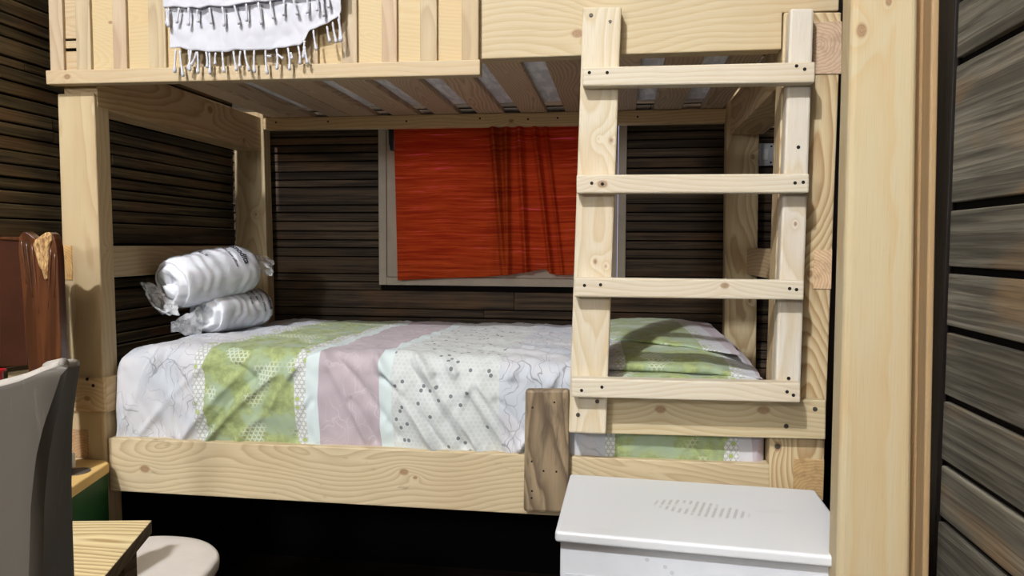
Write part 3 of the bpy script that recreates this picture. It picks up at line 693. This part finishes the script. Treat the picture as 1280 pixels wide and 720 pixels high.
tag(link('wall_back_core', bm_mesh(bm, 'core'), bark), kind='structure').name = 'wall_back_lining'
lz = [1.36, 1.401, 1.438, 1.474, 1.511, 1.55, 1.588, 1.626, 1.664, 1.702, 1.743, 1.779, 1.805, 1.859, 1.892, 1.925, 1.97]
zl = list(lz)
while zl[0] > .04: zl.insert(0, max(0, zl[0]-random.choice((.038, .038, .074))))
while zl[-1] < H: zl.append(zl[-1]+random.choice((.037, .04, .07)))
planks('wall_left', 'Y', XL-.014, YF, YB_, zl, wmL, .014, .0065, None, 1)
backing('wall_left_lining', XL-.1, XL-.0145, YF, YB_+.1, 0, H)
rz = [at(1185, v, 'X', XR).z for v in (9, 82, 260, 337, 412, 500, 584, 658)][::-1]
z = rz[0]
while z > .1: z -= random.choice((.08, .13, .2)); rz.insert(0, max(z, 0))
while rz[-1] < H: rz.append(rz[-1]+random.choice((.09, .13, .2)))
yR = at(1186, 300, 'X', XR).y
planks('wall_right', 'Y', XR+.014, YF, yR, rz, wmR, .014, .016, None, -1, .004, False)
backing('wall_right_lining', XR+.0145, XR+.1, YF, YB_+.1, 0, H)
tag(boxo('trim_2', XR+.0, XR+.014, yR+.012, YB_-.006, 0, H, wood('weather', 'Z', (XR, .5, 1), tint=(.2, .18, .18)), None, .002), kind='structure')
pla = plain('pale_plaster', (176, 168, 156), .9, .1, .05)
backing('wall_front', XL-.1, XR+.1, YF-.1, YF, 0, H, pla)
backing('ceiling', XL-.1, XR+.1, YF-.1, YB_+.1, H, H+.08, pla)
fl_ = NT('dark_floor_boards'); P = fl_.pos(); o_ = fl_.xyz(P)
nf = fl_.noise(fl_.vm('MULTIPLY', P, (3, 40, 1)), 1, 4, .7); seam = fl_.mt('LESS_THAN', fl_.mt('FRACT', fl_.mt('MULTIPLY', o_[1], 8.0)), .04)
fl_ = fl_.done(fl_.pr(fl_.mix(seam, fl_.mix(fl_.mr(nf, .3, .7), lin((40, 31, 27)), lin((66, 52, 44))), lin((14, 10, 9))), .6, .3, nf, .3, .002))
tag(boxo('floor', XL-.1, XR+.1, YF-.1, YB_+.1, -.08, 0, fl_, None, .001), kind='structure')
# door jamb in the foreground
JY = -.52
jm = wood('jamb', 'Z', (2.08, JY, 1.2), pith=.05, freq=42, wander=.02, contrast=.75, knots=[(at(1077, 38, 'Y', JY), .010), (at(1111, 2, 'Y', JY), .006)])
def jx(u, v): return at(u, v, 'Y', JY)
f = [jx(1046, 720), jx(1139, 720), jx(1149, 0), jx(1065, 0)]
for i, j in ((0, 3), (1, 2)):
    a, b = f[i].copy(), f[j].copy(); dd = b-a; f[i] = a-dd*(a.z/dd.z); f[j] = b+dd*((H-b.z)/dd.z)
jt = tag(empty('trim_1', (2.1, JY, 0)), kind='structure')
tag(jt, 'thick varnished pine jamb with a rebated right edge standing in the foreground', None)
bm = bmesh.new(); hexa(bm, f, [p+Vector((0, .066, 0)) for p in f]); bev(link('jamb_post', bm_mesh(bm, 'jamb'), jm, jt), .012, 4)
jm2 = wood('jamb', 'Z', (2.18, JY, 1.2), pith=.05, freq=60, wander=.02, contrast=.6, tint=(.86, .8, .74))
def col2(u0b, u1b, u0t, u1t, y0, y1, mat, nm):
    g = [at(u0b, 720, 'Y', y0), at(u1b, 720, 'Y', y0), at(u1t, 0, 'Y', y0), at(u0t, 0, 'Y', y0)]
    for i, j in ((0, 3), (1, 2)):
        a, b = g[i].copy(), g[j].copy(); dd = b-a; g[i] = a-dd*(a.z/dd.z); g[j] = b+dd*((H-b.z)/dd.z)
    bm = bmesh.new(); hexa(bm, g, [p+Vector((0, y1-y0, 0)) for p in g]); bev(link(nm, bm_mesh(bm, nm), mat, jt), .004, 3)
col2(1136, 1158, 1145, 1168, JY+.05, JY+.066, jm2, 'rebate')
col2(1153.5, 1161.5, 1165, 1175, JY+.012, JY+.066, jm2, 'rebate_lip')
# ------------------------------------------------------------------ window with curtains
win = tag(empty('window_1', (1.12, YB_, 1.1)), kind='structure')
wp = plain('window_paint', (176, 166, 150), .6, .3, .04)
wx0, wx1, wz0, wz1 = .600, 1.645, 1.118, 1.835; tY = YB_-.012
def frame(nm, x0, x1, z0, z1, w, y0, y1, mat):
    bm = bmesh.new()
    box(bm, x0, x0+w, y0, y1, z0, z1); box(bm, x1-w, x1, y0, y1, z0, z1); box(bm, x0+w, x1-w, y0, y1, z0, z0+w); box(bm, x0+w, x1-w, y0, y1, z1-w, z1)
    return bev(link(nm, bm_mesh(bm, nm), mat, win), .003)
frame('frame', wx0, wx1, wz0, wz1, .034, tY, YB_+.10, wp)
frame('sash', wx0+.035, wx1-.035, wz0+.035, wz1-.035, .055, tY+.006, YB_+.04, wp)
bm = bmesh.new(); box(bm, 1.09, 1.15, tY+.008, YB_+.04, wz0+.09, wz1-.09); bev(link('mullion', bm_mesh(bm, 'mullion'), wp, win), .003)
gm = NT('window_pane'); g1 = gm.n('BsdfTransparent'); g2 = gm.n('BsdfGlossy'); g2.inputs['Roughness'].default_value = .03; mx = gm.n('MixShader'); mx.inputs[0].default_value = .08
gm.L.new(g1.outputs[0], mx.inputs[1]); gm.L.new(g2.outputs[0], mx.inputs[2]); gm = gm.done(mx.outputs[0])
boxo('pane', wx0+.09, wx1-.09, YB_+.018, YB_+.022, wz0+.09, wz1-.09, gm, win, .0005)
hb = plain('black_plastic', (22, 24, 24), .35, .5)
hp = [at(484.5, 140, 'Y', tY-.02), at(491.5, 140, 'Y', tY-.02), at(492.5, 187, 'Y', tY-.02), at(488, 188.5, 'Y', tY-.02), at(486, 180, 'Y', tY-.02)]
poly('handle', hp, (0, .024, 0), hb, win, .003)
def fabric(name):
    t = NT(name); P = t.pos(); o = t.xyz(P)
    zz = t.mt('ADD', o[2], t.mt('MULTIPLY', t.noise(t.vm('MULTIPLY', P, (5, 5, 2)), 1, 2), .02))
    slub = t.noise(t.vec(t.mt('MULTIPLY', o[0], 3.0), t.mt('MULTIPLY', zz, 95.0), 0.0), 1, 3, .7)
    fine = t.noise(t.vec(t.mt('MULTIPLY', o[0], 20.0), t.mt('MULTIPLY', zz, 420.0), 0.0), 1, 2)
    c = t.mix(t.mr(slub, .3, .7), lin((160, 46, 18)), lin((224, 98, 40)))
    c = t.mix(t.mt('MULTIPLY', t.mr(fine, .5, .8), .4), c, lin((150, 16, 10)))
    d = t.pr(c, .8, .15, t.mt('ADD', slub, t.mt('MULTIPLY', fine, .5)), .4, .003)
    tr = t.n('BsdfTranslucent'); thin = t.mt('MULTIPLY', t.mr(slub, .56, .66), t.mr(t.noise(t.vec(t.mt('MULTIPLY', o[0], 7.0), t.mt('MULTIPLY', zz, 30.0), 2.0), 1, 2), .35, .6))
    t.put(tr.inputs[0], t.mix(thin, lin((216, 34, 60)), lin((240, 130, 160))))
    m = t.n('MixShader'); t.put(m.inputs[0], t.mt('MULTIPLY_ADD', thin, .24, .30)); t.L.new(d, m.inputs[1]); t.L.new(tr.outputs[0], m.inputs[2])
    return t.done(m.outputs[0])
red = fabric('red_slub_cloth')
cy_ = YB_-.045
def curtain(name, u0t, u1t, u0b, u1b, bot, y0, fold, label, ztop=1.80):
    def fn(s, t):
        ub = u0b+(u1b-u0b)*s; b = at(ub, interp(bot, ub), 'Y', y0); tp = at(u0t+(u1t-u0t)*s, 165, 'Y', y0)
        k = (b.z+(ztop-b.z)*t); q = (k-b.z)/(tp.z-b.z)
        x = b.x+(tp.x-b.x)*q
        return (x, y0-fold(s, t, x, k), k)
    o = grid(name, 180, 90, fn, red, None, solid=.0012, base=tuple(at(u0b, bot[0][1], 'Y', y0)))
    return tag(o, label, 'curtain', None)
def f1(s, t, x, z): return .002*math.sin(x*14)+.004*noise.noise(Vector((x*7, z*2, 1)))+.010*math.exp(-((s-.97)/.04)**2)+.006*math.exp(-((s-.82)/.03)**2)*(1-t*.5)
curtain('curtain', 492.5, 640, 497, 640, [(497, 350.5), (540, 348.5), (572, 347), (600, 346.5), (622, 345), (640, 343)], cy_, f1, 'flat red cotton curtain covering the left half of the window')
def f2_(s, t, x, z):
    r = 0; s *= 1.23
    for c, w, a, sl in ((.05, .035, .040, .00), (.20, .030, .034, -.10), (.34, .035, .042, -.02), (.50, .030, .036, .12), (.62, .02, .022, .14)):
        r += a*math.exp(-((s-c-sl*(1-t))/w)**2)*(.75+.25*t)
    return r+.004*noise.noise(Vector((x*8, z*3, 5)))
curtain('curtain', 612, 750, 626, 751, [(626, 343), (634, 344), (655, 341), (676, 337), (684, 337), (688, 342), (700, 344), (727, 343), (751, 342)], cy_-.012, f2_, 'pleated red cotton curtain hanging beside the ladder, with gathered vertical folds')
bm = bmesh.new(); cyl(bm, (wx0-.04, cy_-.006, 1.805), (wx1+.04, cy_-.006, 1.805), .007, n=16)
cyl(bm, (wx0-.03, cy_-.006, 1.805), (wx0-.03, YB_, 1.805), .005); cyl(bm, (wx1+.03, cy_-.006, 1.805), (wx1+.03, YB_, 1.805), .005)
link('curtain_rod', bm_mesh(bm, 'rod'), wp, win)
# ------------------------------------------------------------------ wall socket
so = thing('wall_switch', tuple(at(962, 193, 'Y', YB_-.01)), 'grey plastic switch plate on the dark plank wall behind the ladder', 'light switch')
sm = plain('grey_plastic', (196, 198, 202), .4, .4, .02); sm2 = plain('light_plastic', (224, 226, 228), .35, .4, .02)
yS = YB_-.014
quadboard('plate', [(938, 208), (969.5, 207), (970, 179), (938, 179)], yS, .012, sm, so, .003)
quadboard('rocker', [(952.5, 200), (960, 200), (961, 186), (953, 186)], yS-.004, .006, sm2, so, .001)
quadboard('rocker', [(942, 200), (950, 200), (950.5, 186), (942.5, 186)], yS-.004, .006, sm2, so, .001)
for u, v in ((964.3, 183), (963.6, 203)): screw(u, v, yS, so, .004)
# ------------------------------------------------------------------ white chest
ch = thing('storage_chest', (1.8, -.26, 0), 'white painted chest with an overhanging lid at the foot of the ladder', 'chest')
LZ = .69
FL, BL, BR = at(693.5, 664, 'Z', LZ), at(712.5, 592, 'Z', LZ), at(1019, 612, 'Z', LZ)
e1, e2 = at(1041, 695.5, 'Z', LZ), at(1041, 641.5, 'Z', LZ)
def isec(p, q, r, s):
    d1, d2 = q-p, s-r; k = ((r.x-p.x)*d2.y-(r.y-p.y)*d2.x)/(d1.x*d2.y-d1.y*d2.x); return p+d1*k
FR = BR+(FL-BL); FR = isec(BR, e2, FL, e1)
wt = NT('white_paint_scuffed'); P = wt.pos(); sp = at(875, 636, 'Z', LZ)
dd = wt.vm('SUBTRACT', P, (sp.x, sp.y, sp.z)); 
rot = wt.n('VectorRotate', rotation_type='Z_AXIS'); wt.L.new(dd, rot.inputs['Vector']); rot.inputs['Angle'].default_value = .25; so_ = wt.xyz(rot.outputs[0])
el = wt.vm('LENGTH', wt.vm('MULTIPLY', rot.outputs[0], (8.5, 19., 1.)), out=1)
stp = wt.mr(wt.mt('SINE', wt.mt('MULTIPLY', so_[0], 420.0)), -.2, .6)
sole = wt.mt('MULTIPLY', wt.mr(el, 1.0, .8), wt.mt('MULTIPLY', stp, wt.mr(wt.noise(P, 25, 3), .3, .5)))
spots = wt.mr(wt.noise(wt.vm('MULTIPLY', P, (6, 14, 6)), 1, 3), .62, .78)
c = wt.mix(wt.mt('MULTIPLY', sole, .5), lin((216, 218, 220)), lin((150, 144, 138)))
c = wt.mix(wt.mt('MULTIPLY', spots, .15), c, lin((168, 160, 152)))
wt = wt.done(wt.pr(c, .38, .45, wt.noise(P, 50, 3), .04, .001))
th = .024
bm = bmesh.new(); hexa(bm, [FL-Vector((0, 0, th)), FR-Vector((0, 0, th)), BR-Vector((0, 0, th)), BL-Vector((0, 0, th))], [FL, FR, BR, BL])
bev(link('lid', bm_mesh(bm, 'lid'), wt, ch), .007, 4)
cn = (FL+FR+BR+BL)/4
def ins(p, d): q = p+(cn-p).normalized()*d; return q
b4 = [FL+Vector((.010, .022, 0)), FR+Vector((-.010, .022, 0)), BR+Vector((-.010, -.006, 0)), BL+Vector((.010, -.006, 0))]
bm = bmesh.new(); hexa(bm, [Vector((p.x, p.y, .002)) for p in b4], [Vector((p.x, p.y, LZ-th-.001)) for p in b4]); bev(link('body', bm_mesh(bm, 'body'), plain('white_painted_board', (214, 217, 222), .5, .35, .02), ch), .004)
rimm = plain('white_painted_rim', (208, 211, 216), .5, .35, .02)
bm = bmesh.new(); d = (b4[1]-b4[0]).normalized(); n_ = Vector((d.y, -d.x, 0))
for za, zb_ in ((LZ-.105, LZ-.098),):
    p, q = b4[0]+d*.01, b4[1]-d*.01
    hexa(bm, [Vector((p.x, p.y, za)), Vector((q.x, q.y, za)), Vector((q.x, q.y, zb_)), Vector((p.x, p.y, zb_))], [Vector((x.x, x.y, zz))+n_*.0015 for x, zz in ((p, za), (q, za), (q, zb_), (p, zb_))])
# recessed front panel border
link('panel_bead', bm_mesh(bm, 'bead'), rimm, ch)
hm = plain('screw_cap', (196, 198, 200), .5)
for u, v in ((809, 699.5), (831.5, 708.5), (840, 716)):
    d1 = RT*((u-640)/F)+UP*((360-v)/F)+FW; k = ((b4[0]-CAM).dot(n_))/d1.dot(n_); p = CAM+d1*k
    bm = bmesh.new(); cyl(bm, p+n_*.0008, p-n_*.003, .0045, n=14); link('screw_cap', bm_mesh(bm, 'cap'), hm, ch)
# ------------------------------------------------------------------ desk with plywood top
DZ = .72
dk = thing('desk', (.5, -.8, 0), 'plywood desk top with a dark weathered edge beside the grey chair', 'desk')
g1_, g2_, g3_ = at(85, 651, 'Z', DZ), at(190, 650, 'Z', DZ), at(131, 720, 'Z', DZ)
dirR = (g3_-g2_).normalized(); dirB = (g1_-g2_).normalized()
c1 = g2_; c2 = g2_+dirR*.36; c4 = g2_+dirB*.42; c3 = c4+dirR*.36
pm = wood('ply', 'X', (.6, -.7, DZ), pith=-.035, freq=75, wander=.08, contrast=1.25, tint=(1, 1, .98))
dm = wood('weather', 'Y', (.75, -.8, DZ), freq=60, tint=(.72, .68, .64), dirt=.4)
bm = bmesh.new(); tk = .028
fs = hexa(bm, [p-Vector((0, 0, tk)) for p in (c1, c2, c3, c4)], [c1, c2, c3, c4]); 
for f_ in fs: f_.material_index = 1
fs[1].material_index = 0
top = link('desk_top', bm_mesh(bm, 'top'), [pm, dm], dk); bev(top, .002)
bm = bmesh.new()
ins2 = lambda p, a=.03: p+((c1+c3)/2-p).normalized()*a
for p in (c1, c2, c3, c4):
    q = ins2(p, .06); bm = bmesh.new(); box(bm, q.x-.02, q.x+.02, q.y-.02, q.y+.02, 0, DZ-tk-.001); bev(link('leg', bm_mesh(bm, 'leg'), dm, dk), .002)
# ------------------------------------------------------------------ white stool
st = thing('stool', (.43, -.22, 0), 'stool with a rounded white padded seat tucked beside the desk', 'stool')
SZ = .47
pts = [at(u, v, 'Z', SZ) for u, v in ((150, 676), (190, 668), (232, 669), (258, 675), (272, 685), (274, 694), (268, 704), (258, 716), (245, 730))]
pts += [pts[-1]+Vector((-.06, -.10, 0)), pts[-1]+Vector((-.24, -.10, 0)), pts[0]+Vector((-.05, -.10, 0))]
sc_ = Vector((0, 0, 0))
for p in pts: sc_ += p/len(pts)
bm = bmesh.new(); rings = []
# smooth closed outline
def catmull(P, n=8):
    out = []; L = len(P)
    for i in range(L):
        p0, p1, p2, p3 = P[i-1], P[i], P[(i+1) % L], P[(i+2) % L]
        for k in range(n):
            t = k/n; out.append(.5*((2*p1)+(p2-p0)*t+(2*p0-5*p1+4*p2-p3)*t*t+(3*p1-p0-3*p2+p3)*t**3))
    return out
ol = catmull(pts)
for sc2, dz in ((.93, -.040), (.985, -.034), (1.0, -.022), (.995, -.010), (.97, -.003), (.90, .0), (.6, .002), (.3, .003)):
    rings.append([bm.verts.new(sc_+(p-sc_)*sc2+Vector((0, 0, dz))) for p in ol])
n = len(ol)
for a, b in zip(rings, rings[1:]):
    for i in range(n): bm.faces.new((a[i], a[(i+1) % n], b[(i+1) % n], b[i]))
bm.faces.new(rings[0][::-1]); bm.faces.new(rings[-1])
link('seat', bm_mesh(bm, 'seat'), plain('white_vinyl', (222, 214, 206), .5, .3, .02), st, True)
lgm = plain('red_brown_leg', (126, 66, 36), .5, .3)
for q in (pts[4], pts[7], pts[0], pts[-2]):
    a = sc_+(q-sc_)*.80; b = sc_+(q-sc_)*.86; bm = bmesh.new(); cyl(bm, (a.x, a.y, SZ-.041), (b.x, b.y, 0), .018, .013); link('leg', bm_mesh(bm, 'leg'), lgm, st, True)
# ------------------------------------------------------------------ green cabinet with pine top
cb = thing('cabinet', (.06, -.2, 0), 'low green cabinet with a thick pine top against the left bed post', 'cabinet')
CZ2 = .652
k1, k2, k3 = at(134.5, 573.5, 'Z', CZ2), at(137, 578, 'Z', CZ2), at(84, 613, 'Z', CZ2)
dr = (k3-k2).normalized(); k1.y = min(k1.y, -.004); k2.y = min(k2.y, -.03)
far = k2+dr*.37
lx = XL+.004
wtm = wood('worktop', 'Y', (.1, -.2, CZ2), pith=-.06, freq=40, contrast=.4)
outl = [Vector((lx, -.006, CZ2)), Vector((k1.x, -.006, CZ2)), Vector((k2.x, k2.y, CZ2)), Vector((far.x, far.y, CZ2)), Vector((lx, far.y, CZ2))]
poly('worktop', [p-Vector((0, 0, .030)) for p in outl], (0, 0, .030), wtm, cb, .004)
gb = [Vector((lx+.002, -.014, 0)), Vector((k2.x-.016, -.014, 0)), Vector((k2.x-.012, k2.y, 0)), far+Vector((-.014, .012, -CZ2)), Vector((lx+.002, far.y+.012, 0))]
poly('body', gb, (0, 0, CZ2-.031), plain('green_painted_board', (34, 78, 42), .5, .3, .05), cb, .002)
dp = at(97, 590, 'Z', CZ2); bm = bmesh.new(); cyl(bm, dp+Vector((-.004, 0, 0)), dp+Vector((-.004, 0, .002)), .036, n=40)
tag(link('metal_disc', bm_mesh(bm, 'disc'), plain('dark_grey_metal', (86, 78, 74), .5, .4, .15, 60), base=tuple(dp)), 'dark grey round disc lying on the pine cabinet top', 'disc')
bm = bmesh.new(); wp_ = at(84, 588, 'Z', CZ2); box(bm, wp_.x-.012, wp_.x+.001, wp_.y+.02, wp_.y+.032, CZ2+.0005, CZ2+.042)
tag(bev(link('white_card', bm_mesh(bm, 'card'), plain('white_card_paper', (226, 224, 220), .7), base=(wp_.x, wp_.y+.026, CZ2)), .001), 'thin white card standing at the grey chair edge on the pine cabinet top', 'card')
# ------------------------------------------------------------------ brown headboard with a broken carved corner
hbd = thing('wooden_headboard', (.02, -.19, .6535), 'glossy brown wooden headboard piece with a chipped carved corner by the left wall', 'headboard')
HY = -.185; HB = .6535
brn = NT('brown_varnish'); P = brn.pos()
nb = brn.noise(brn.vm('MULTIPLY', P, (40, 40, 3)), 1, 3, .6, .6)
brn = brn.done(brn.pr(brn.mix(brn.mr(nb, .35, .7), lin((66, 38, 22)), lin((102, 60, 34))), .28, .5, nb, .12, .002, Coat_Weight=.3))
brn2 = plain('brown_panel', (60, 33, 21), .35, .4, .1)
pnl = [at(u, v, 'Y', HY+.015) for u, v in ((-1, 459), (34, 457), (27, 299), (-1, 296.5))]
for p in pnl: p.x = max(p.x, XL+.002)
bm = bmesh.new(); hexa(bm, pnl, [p+Vector((0, .02, 0)) for p in pnl]); bev(link('panel', bm_mesh(bm, 'panel'), brn2, hbd), .002)
tr_ = [at(u, v, 'Y', HY+.010) for u, v in ((-1, 300), (27, 301.5), (26, 296), (-1, 296))]
for p in tr_: p.x = max(p.x, XL+.002)
bm = bmesh.new(); hexa(bm, tr_, [p+Vector((0, .03, 0)) for p in tr_]); bev(link('top_rail', bm_mesh(bm, 'tr'), brn, hbd), .004, 3)
# stile with a scrolled top
prof = [(23, 318), (23, 303), (24, 295), (28, 290), (32, 289.5), (37, 293), (42, 297), (47, 299), (52, 295), (56, 291.5), (61, 290), (65, 292.5), (68, 299), (70, 308), (71.5, 325), (74, 400), (77, 470), (80, 560), (44, 560), (36, 470), (31, 420), (27, 360)]
poly_pts = [at(u, v, 'Y', HY) for u, v in prof]
bl_, br_ = at(44, 560, 'Y', HY), at(80, 560, 'Y', HY)
i1, i2 = prof.index((80, 560)), prof.index((44, 560))
poly_pts[i1] = Vector((br_.x, HY, HB)); poly_pts[i2] = Vector((bl_.x, HY, HB))
sti = poly('stile', poly_pts, (0, .028, 0), brn, hbd, .003)
sti.modifiers[0].segments = 4
# fluted ridges
for (u0, v0, u1, v1, w) in ((27, 300, 33, 355 , .004), (33, 302, 41, 372, .004), (40, 305, 49, 392, .0035), (64, 310, 60, 385, .004), (69, 316, 68, 372, .0035)):
    pts_ = [at(u0+(u1-u0)*k/8, v0+(v1-v0)*k/8, 'Y', HY) for k in range(9)]
    bm = bmesh.new(); tube(bm, pts_, [w*(.4+.6*math.sin(math.pi*min(1, .35+k/8*.65))) for k in range(9)], 10); link('carved_flute', bm_mesh(bm, 'flute'), brn, hbd, True)
# broken raw wood patch
raw = NT('splintered_wood'); P = raw.pos(); nr = raw.noise(raw.vm('MULTIPLY', P, (120, 120, 45)), 1, 4, .7, .5)
raw = raw.done(raw.pr(raw.mix(raw.mr(nr, .35, .65), lin((140, 100, 60)), lin((216, 178, 122))), .6, .3, nr, 1.0, .006))
pp = [(42, 306), (44, 300), (49, 296), (53, 293), (57, 290.5), (61, 290), (64, 293), (65, 300), (62, 308), (62, 322), (61, 340), (60.5, 349), (56, 350), (53, 338), (49, 333), (46, 322)]
bm = bmesh.new(); cen = Vector((0, 0, 0)); P3 = [at(u, v, 'Y', HY-.003) for u, v in pp]
for p in P3: cen += p/len(P3)
lay = []
for k, off in ((1.0, .002), (.96, -.003), (.75, -.006), (.45, -.004), (.15, -.007)):
    lay.append([bm.verts.new(cen+(p-cen)*k+Vector((0, off+random.uniform(-.0015, .0015) if k < 1 else off, 0))) for p in P3])
for a, b in zip(lay, lay[1:]):
    for i in range(len(P3)): bm.faces.new((a[i], a[(i+1) % len(P3)], b[(i+1) % len(P3)], b[i]))
bm.faces.new(lay[-1]); link('broken_patch', bm_mesh(bm, 'patch'), raw, hbd)
gs = [at(60, 560, 'Y', HY+.029), at(82, 560, 'Y', HY+.029), at(73.5, 310, 'Y', HY+.029), at(62, 310, 'Y', HY+.029)]
gs[0].z = gs[1].z = HB
bm = bmesh.new(); hexa(bm, gs, [p+Vector((0, .012, 0)) for p in gs]); bev(link('back_board', bm_mesh(bm, 'bb'), plain('grey_board', (148, 138, 124), .6, .2, .08), hbd), .002)
lw = [at(u, v, 'Y', HY+.040) for u, v in ((0, 477), (37, 474), (36, 462), (0, 465))]
for p in lw: p.x = max(p.x, XL+.002)
bm = bmesh.new(); hexa(bm, lw, [p+Vector((0, .02, 0)) for p in lw]); bev(link('lower_slat', bm_mesh(bm, 'ls'), wood('weather', 'X', (.2, HY, 1), tint=(1, 1, .95)), hbd), .002)
# ------------------------------------------------------------------ bottle on the desk
bp = at(-4, 480, 'Y', -.66); bt_ = thing('bottle', (bp.x, bp.y, DZ+.0005), 'white bottle with a red cap at the left picture edge behind the grey chair', 'bottle')
capz = at(2, 462, 'Y', -.66).z; shz = at(4, 476, 'Y', -.66).z
bm = bmesh.new(); lathe(bm, (bp.x, bp.y, DZ+.0005), [(.032, 0), (.035, .004), (.035, shz-DZ-.035), (.033, shz-DZ-.028), (.010, shz-DZ), (.010, shz-DZ+.003)]); link('body', bm_mesh(bm, 'b'), plain('white_plastic', (226, 228, 232), .4, .4, .02), bt_, True)
bm = bmesh.new(); lathe(bm, (bp.x, bp.y, shz), [(.0115, 0), (.0115, capz-shz-.004), (.017, capz-shz-.004), (.017, capz-shz), (.004, capz-shz+.001)]); link('cap', bm_mesh(bm, 'c'), plain('red_plastic', (176, 24, 34), .4, .4, .02), bt_)
# ------------------------------------------------------------------ grey chair shell
chm = NT('grey_plastic_shell'); P = chm.pos()
sm_ = chm.noise(chm.vm('MULTIPLY', P, (60, 60, 7)), 1, 4, .7, .5)
chm = chm.done(chm.pr(chm.mix(chm.mr(sm_, .58, .78), lin((76, 71, 64)), lin((120, 115, 108))), .5, .3, sm_, .05, .001))
gc = thing('shell_chair', (1.0, -1.42, 0), 'grey high-backed plastic shell chair, scuffed, at the left picture edge', 'chair')
YP = -1.45
def edge_t(t):   # rows from the top rim (t=0) to the seat (t=1): right edge px, corner px
    v = 455+(1450-455)*t**1.25
    ur = interp([(455, 91), (470, 89), (490, 86), (530, 81.5), (600, 80.5), (660, 82), (720, 84), (900, 92)], v)
    uc = interp([(455, 76), (480, 69), (520, 58), (560, 51), (620, 46), (720, 44), (900, 44)], v)
    return v, ur, uc
def shell(s, t):
    v, ur, uc = edge_t(t)
    corner = at(uc, v, 'Y', YP); right = at(ur, v, 'Y', YP+.07); left = at(-330, v, 'Y', YP+.03)
    topc = 0
    if s < .62:
        k = s/.62; p = left.lerp(corner, k); p.y -= .018*math.sin(k*math.pi)
    else:
        k = (s-.62)/.38; p = corner.lerp(right, math.sin(k*math.pi/2)**1.1); p.y = corner.y+(right.y-corner.y)*(1-math.cos(k*math.pi/2))
    vz = interp([(-330, 520), (-150, 500), (0, 486), (40, 474), (62, 463), (76, 456), (84, 453.5), (91, 455)], (-330+(uc+330)*s/.62) if s < .62 else uc+(ur-uc)*(s-.62)/.38)
    dz = at(50, vz, 'Y', YP).z-at(50, 455, 'Y', YP).z
    p.z += dz*(1-t)**3
    return p
sh = grid('shell', 60, 50, shell, chm, gc, solid=.007)
sh.modifiers[0].offset = -1
b_ = sh.modifiers.new('bevel', 'BEVEL'); b_.width = .003; b_.segments = 2
rim = [shell(i/60, 0) for i in range(61)]
bm = bmesh.new(); tube(bm, [p+Vector((0, .005, 0)) for p in rim], [.0050]*58+[.005, .0045, .003], 10); link('rim', bm_mesh(bm, 'rim'), plain('pale_rim', (150, 144, 136), .5, .3, .06, 30), gc, True)
sidr = [shell(1, i/30) for i in range(31)]
bm = bmesh.new(); tube(bm, [p+Vector((0, 0, 0)) for p in sidr], [.003]+[.0035]*30, 10); link('rim', bm_mesh(bm, 'rim'), plain('brown_rim', (88, 78, 70), .5, .3, .06, 30), gc, True)
lo_ = shell(.3, 1.0).z
sx0, sx1 = shell(0, 1).x, shell(1, 1).x
boxo('seat', sx0, sx1-.01, YP+.0, YP+.16, lo_-.02, lo_+.004, chm, gc, .01)
for x in (sx0+.05, sx1-.05):
    for y in (YP+.02, YP+.14):
        bm = bmesh.new(); cyl(bm, (x, y, lo_-.02), (x+(.02 if x > .6 else -.02), y, 0), .012, .010); link('leg', bm_mesh(bm, 'leg'), STEEL, gc, True)
# ------------------------------------------------------------------ light
def lamp(name, loc, power, size, color=(1, .97, .92)):
    l = bpy.data.lights.new(name, 'POINT'); l.energy = power; l.shadow_soft_size = size; l.color = color
    o = bpy.data.objects.new(name, l); o.location = loc; COL.objects.link(o); return o
lamp('ceiling_lamp', (.1, -4.4, 5.3), 1230, .08, (.98, 1, 1.05))
lamp('wall_lamp', (.2, -3.5, 2.05), 145, .18, (.98, 1, 1.03))
w = bpy.data.worlds.new('world'); SC.world = w; w.use_nodes = True
w.node_tree.nodes['Background'].inputs[0].default_value = (.55, .62, 1, 1); w.node_tree.nodes['Background'].inputs[1].default_value = 2.0
SC.view_settings.view_transform = 'Standard'; SC.view_settings.look = 'None'; SC.view_settings.exposure = 0; SC.view_settings.gamma = 1; SC.view_settings.use_curve_mapping = False
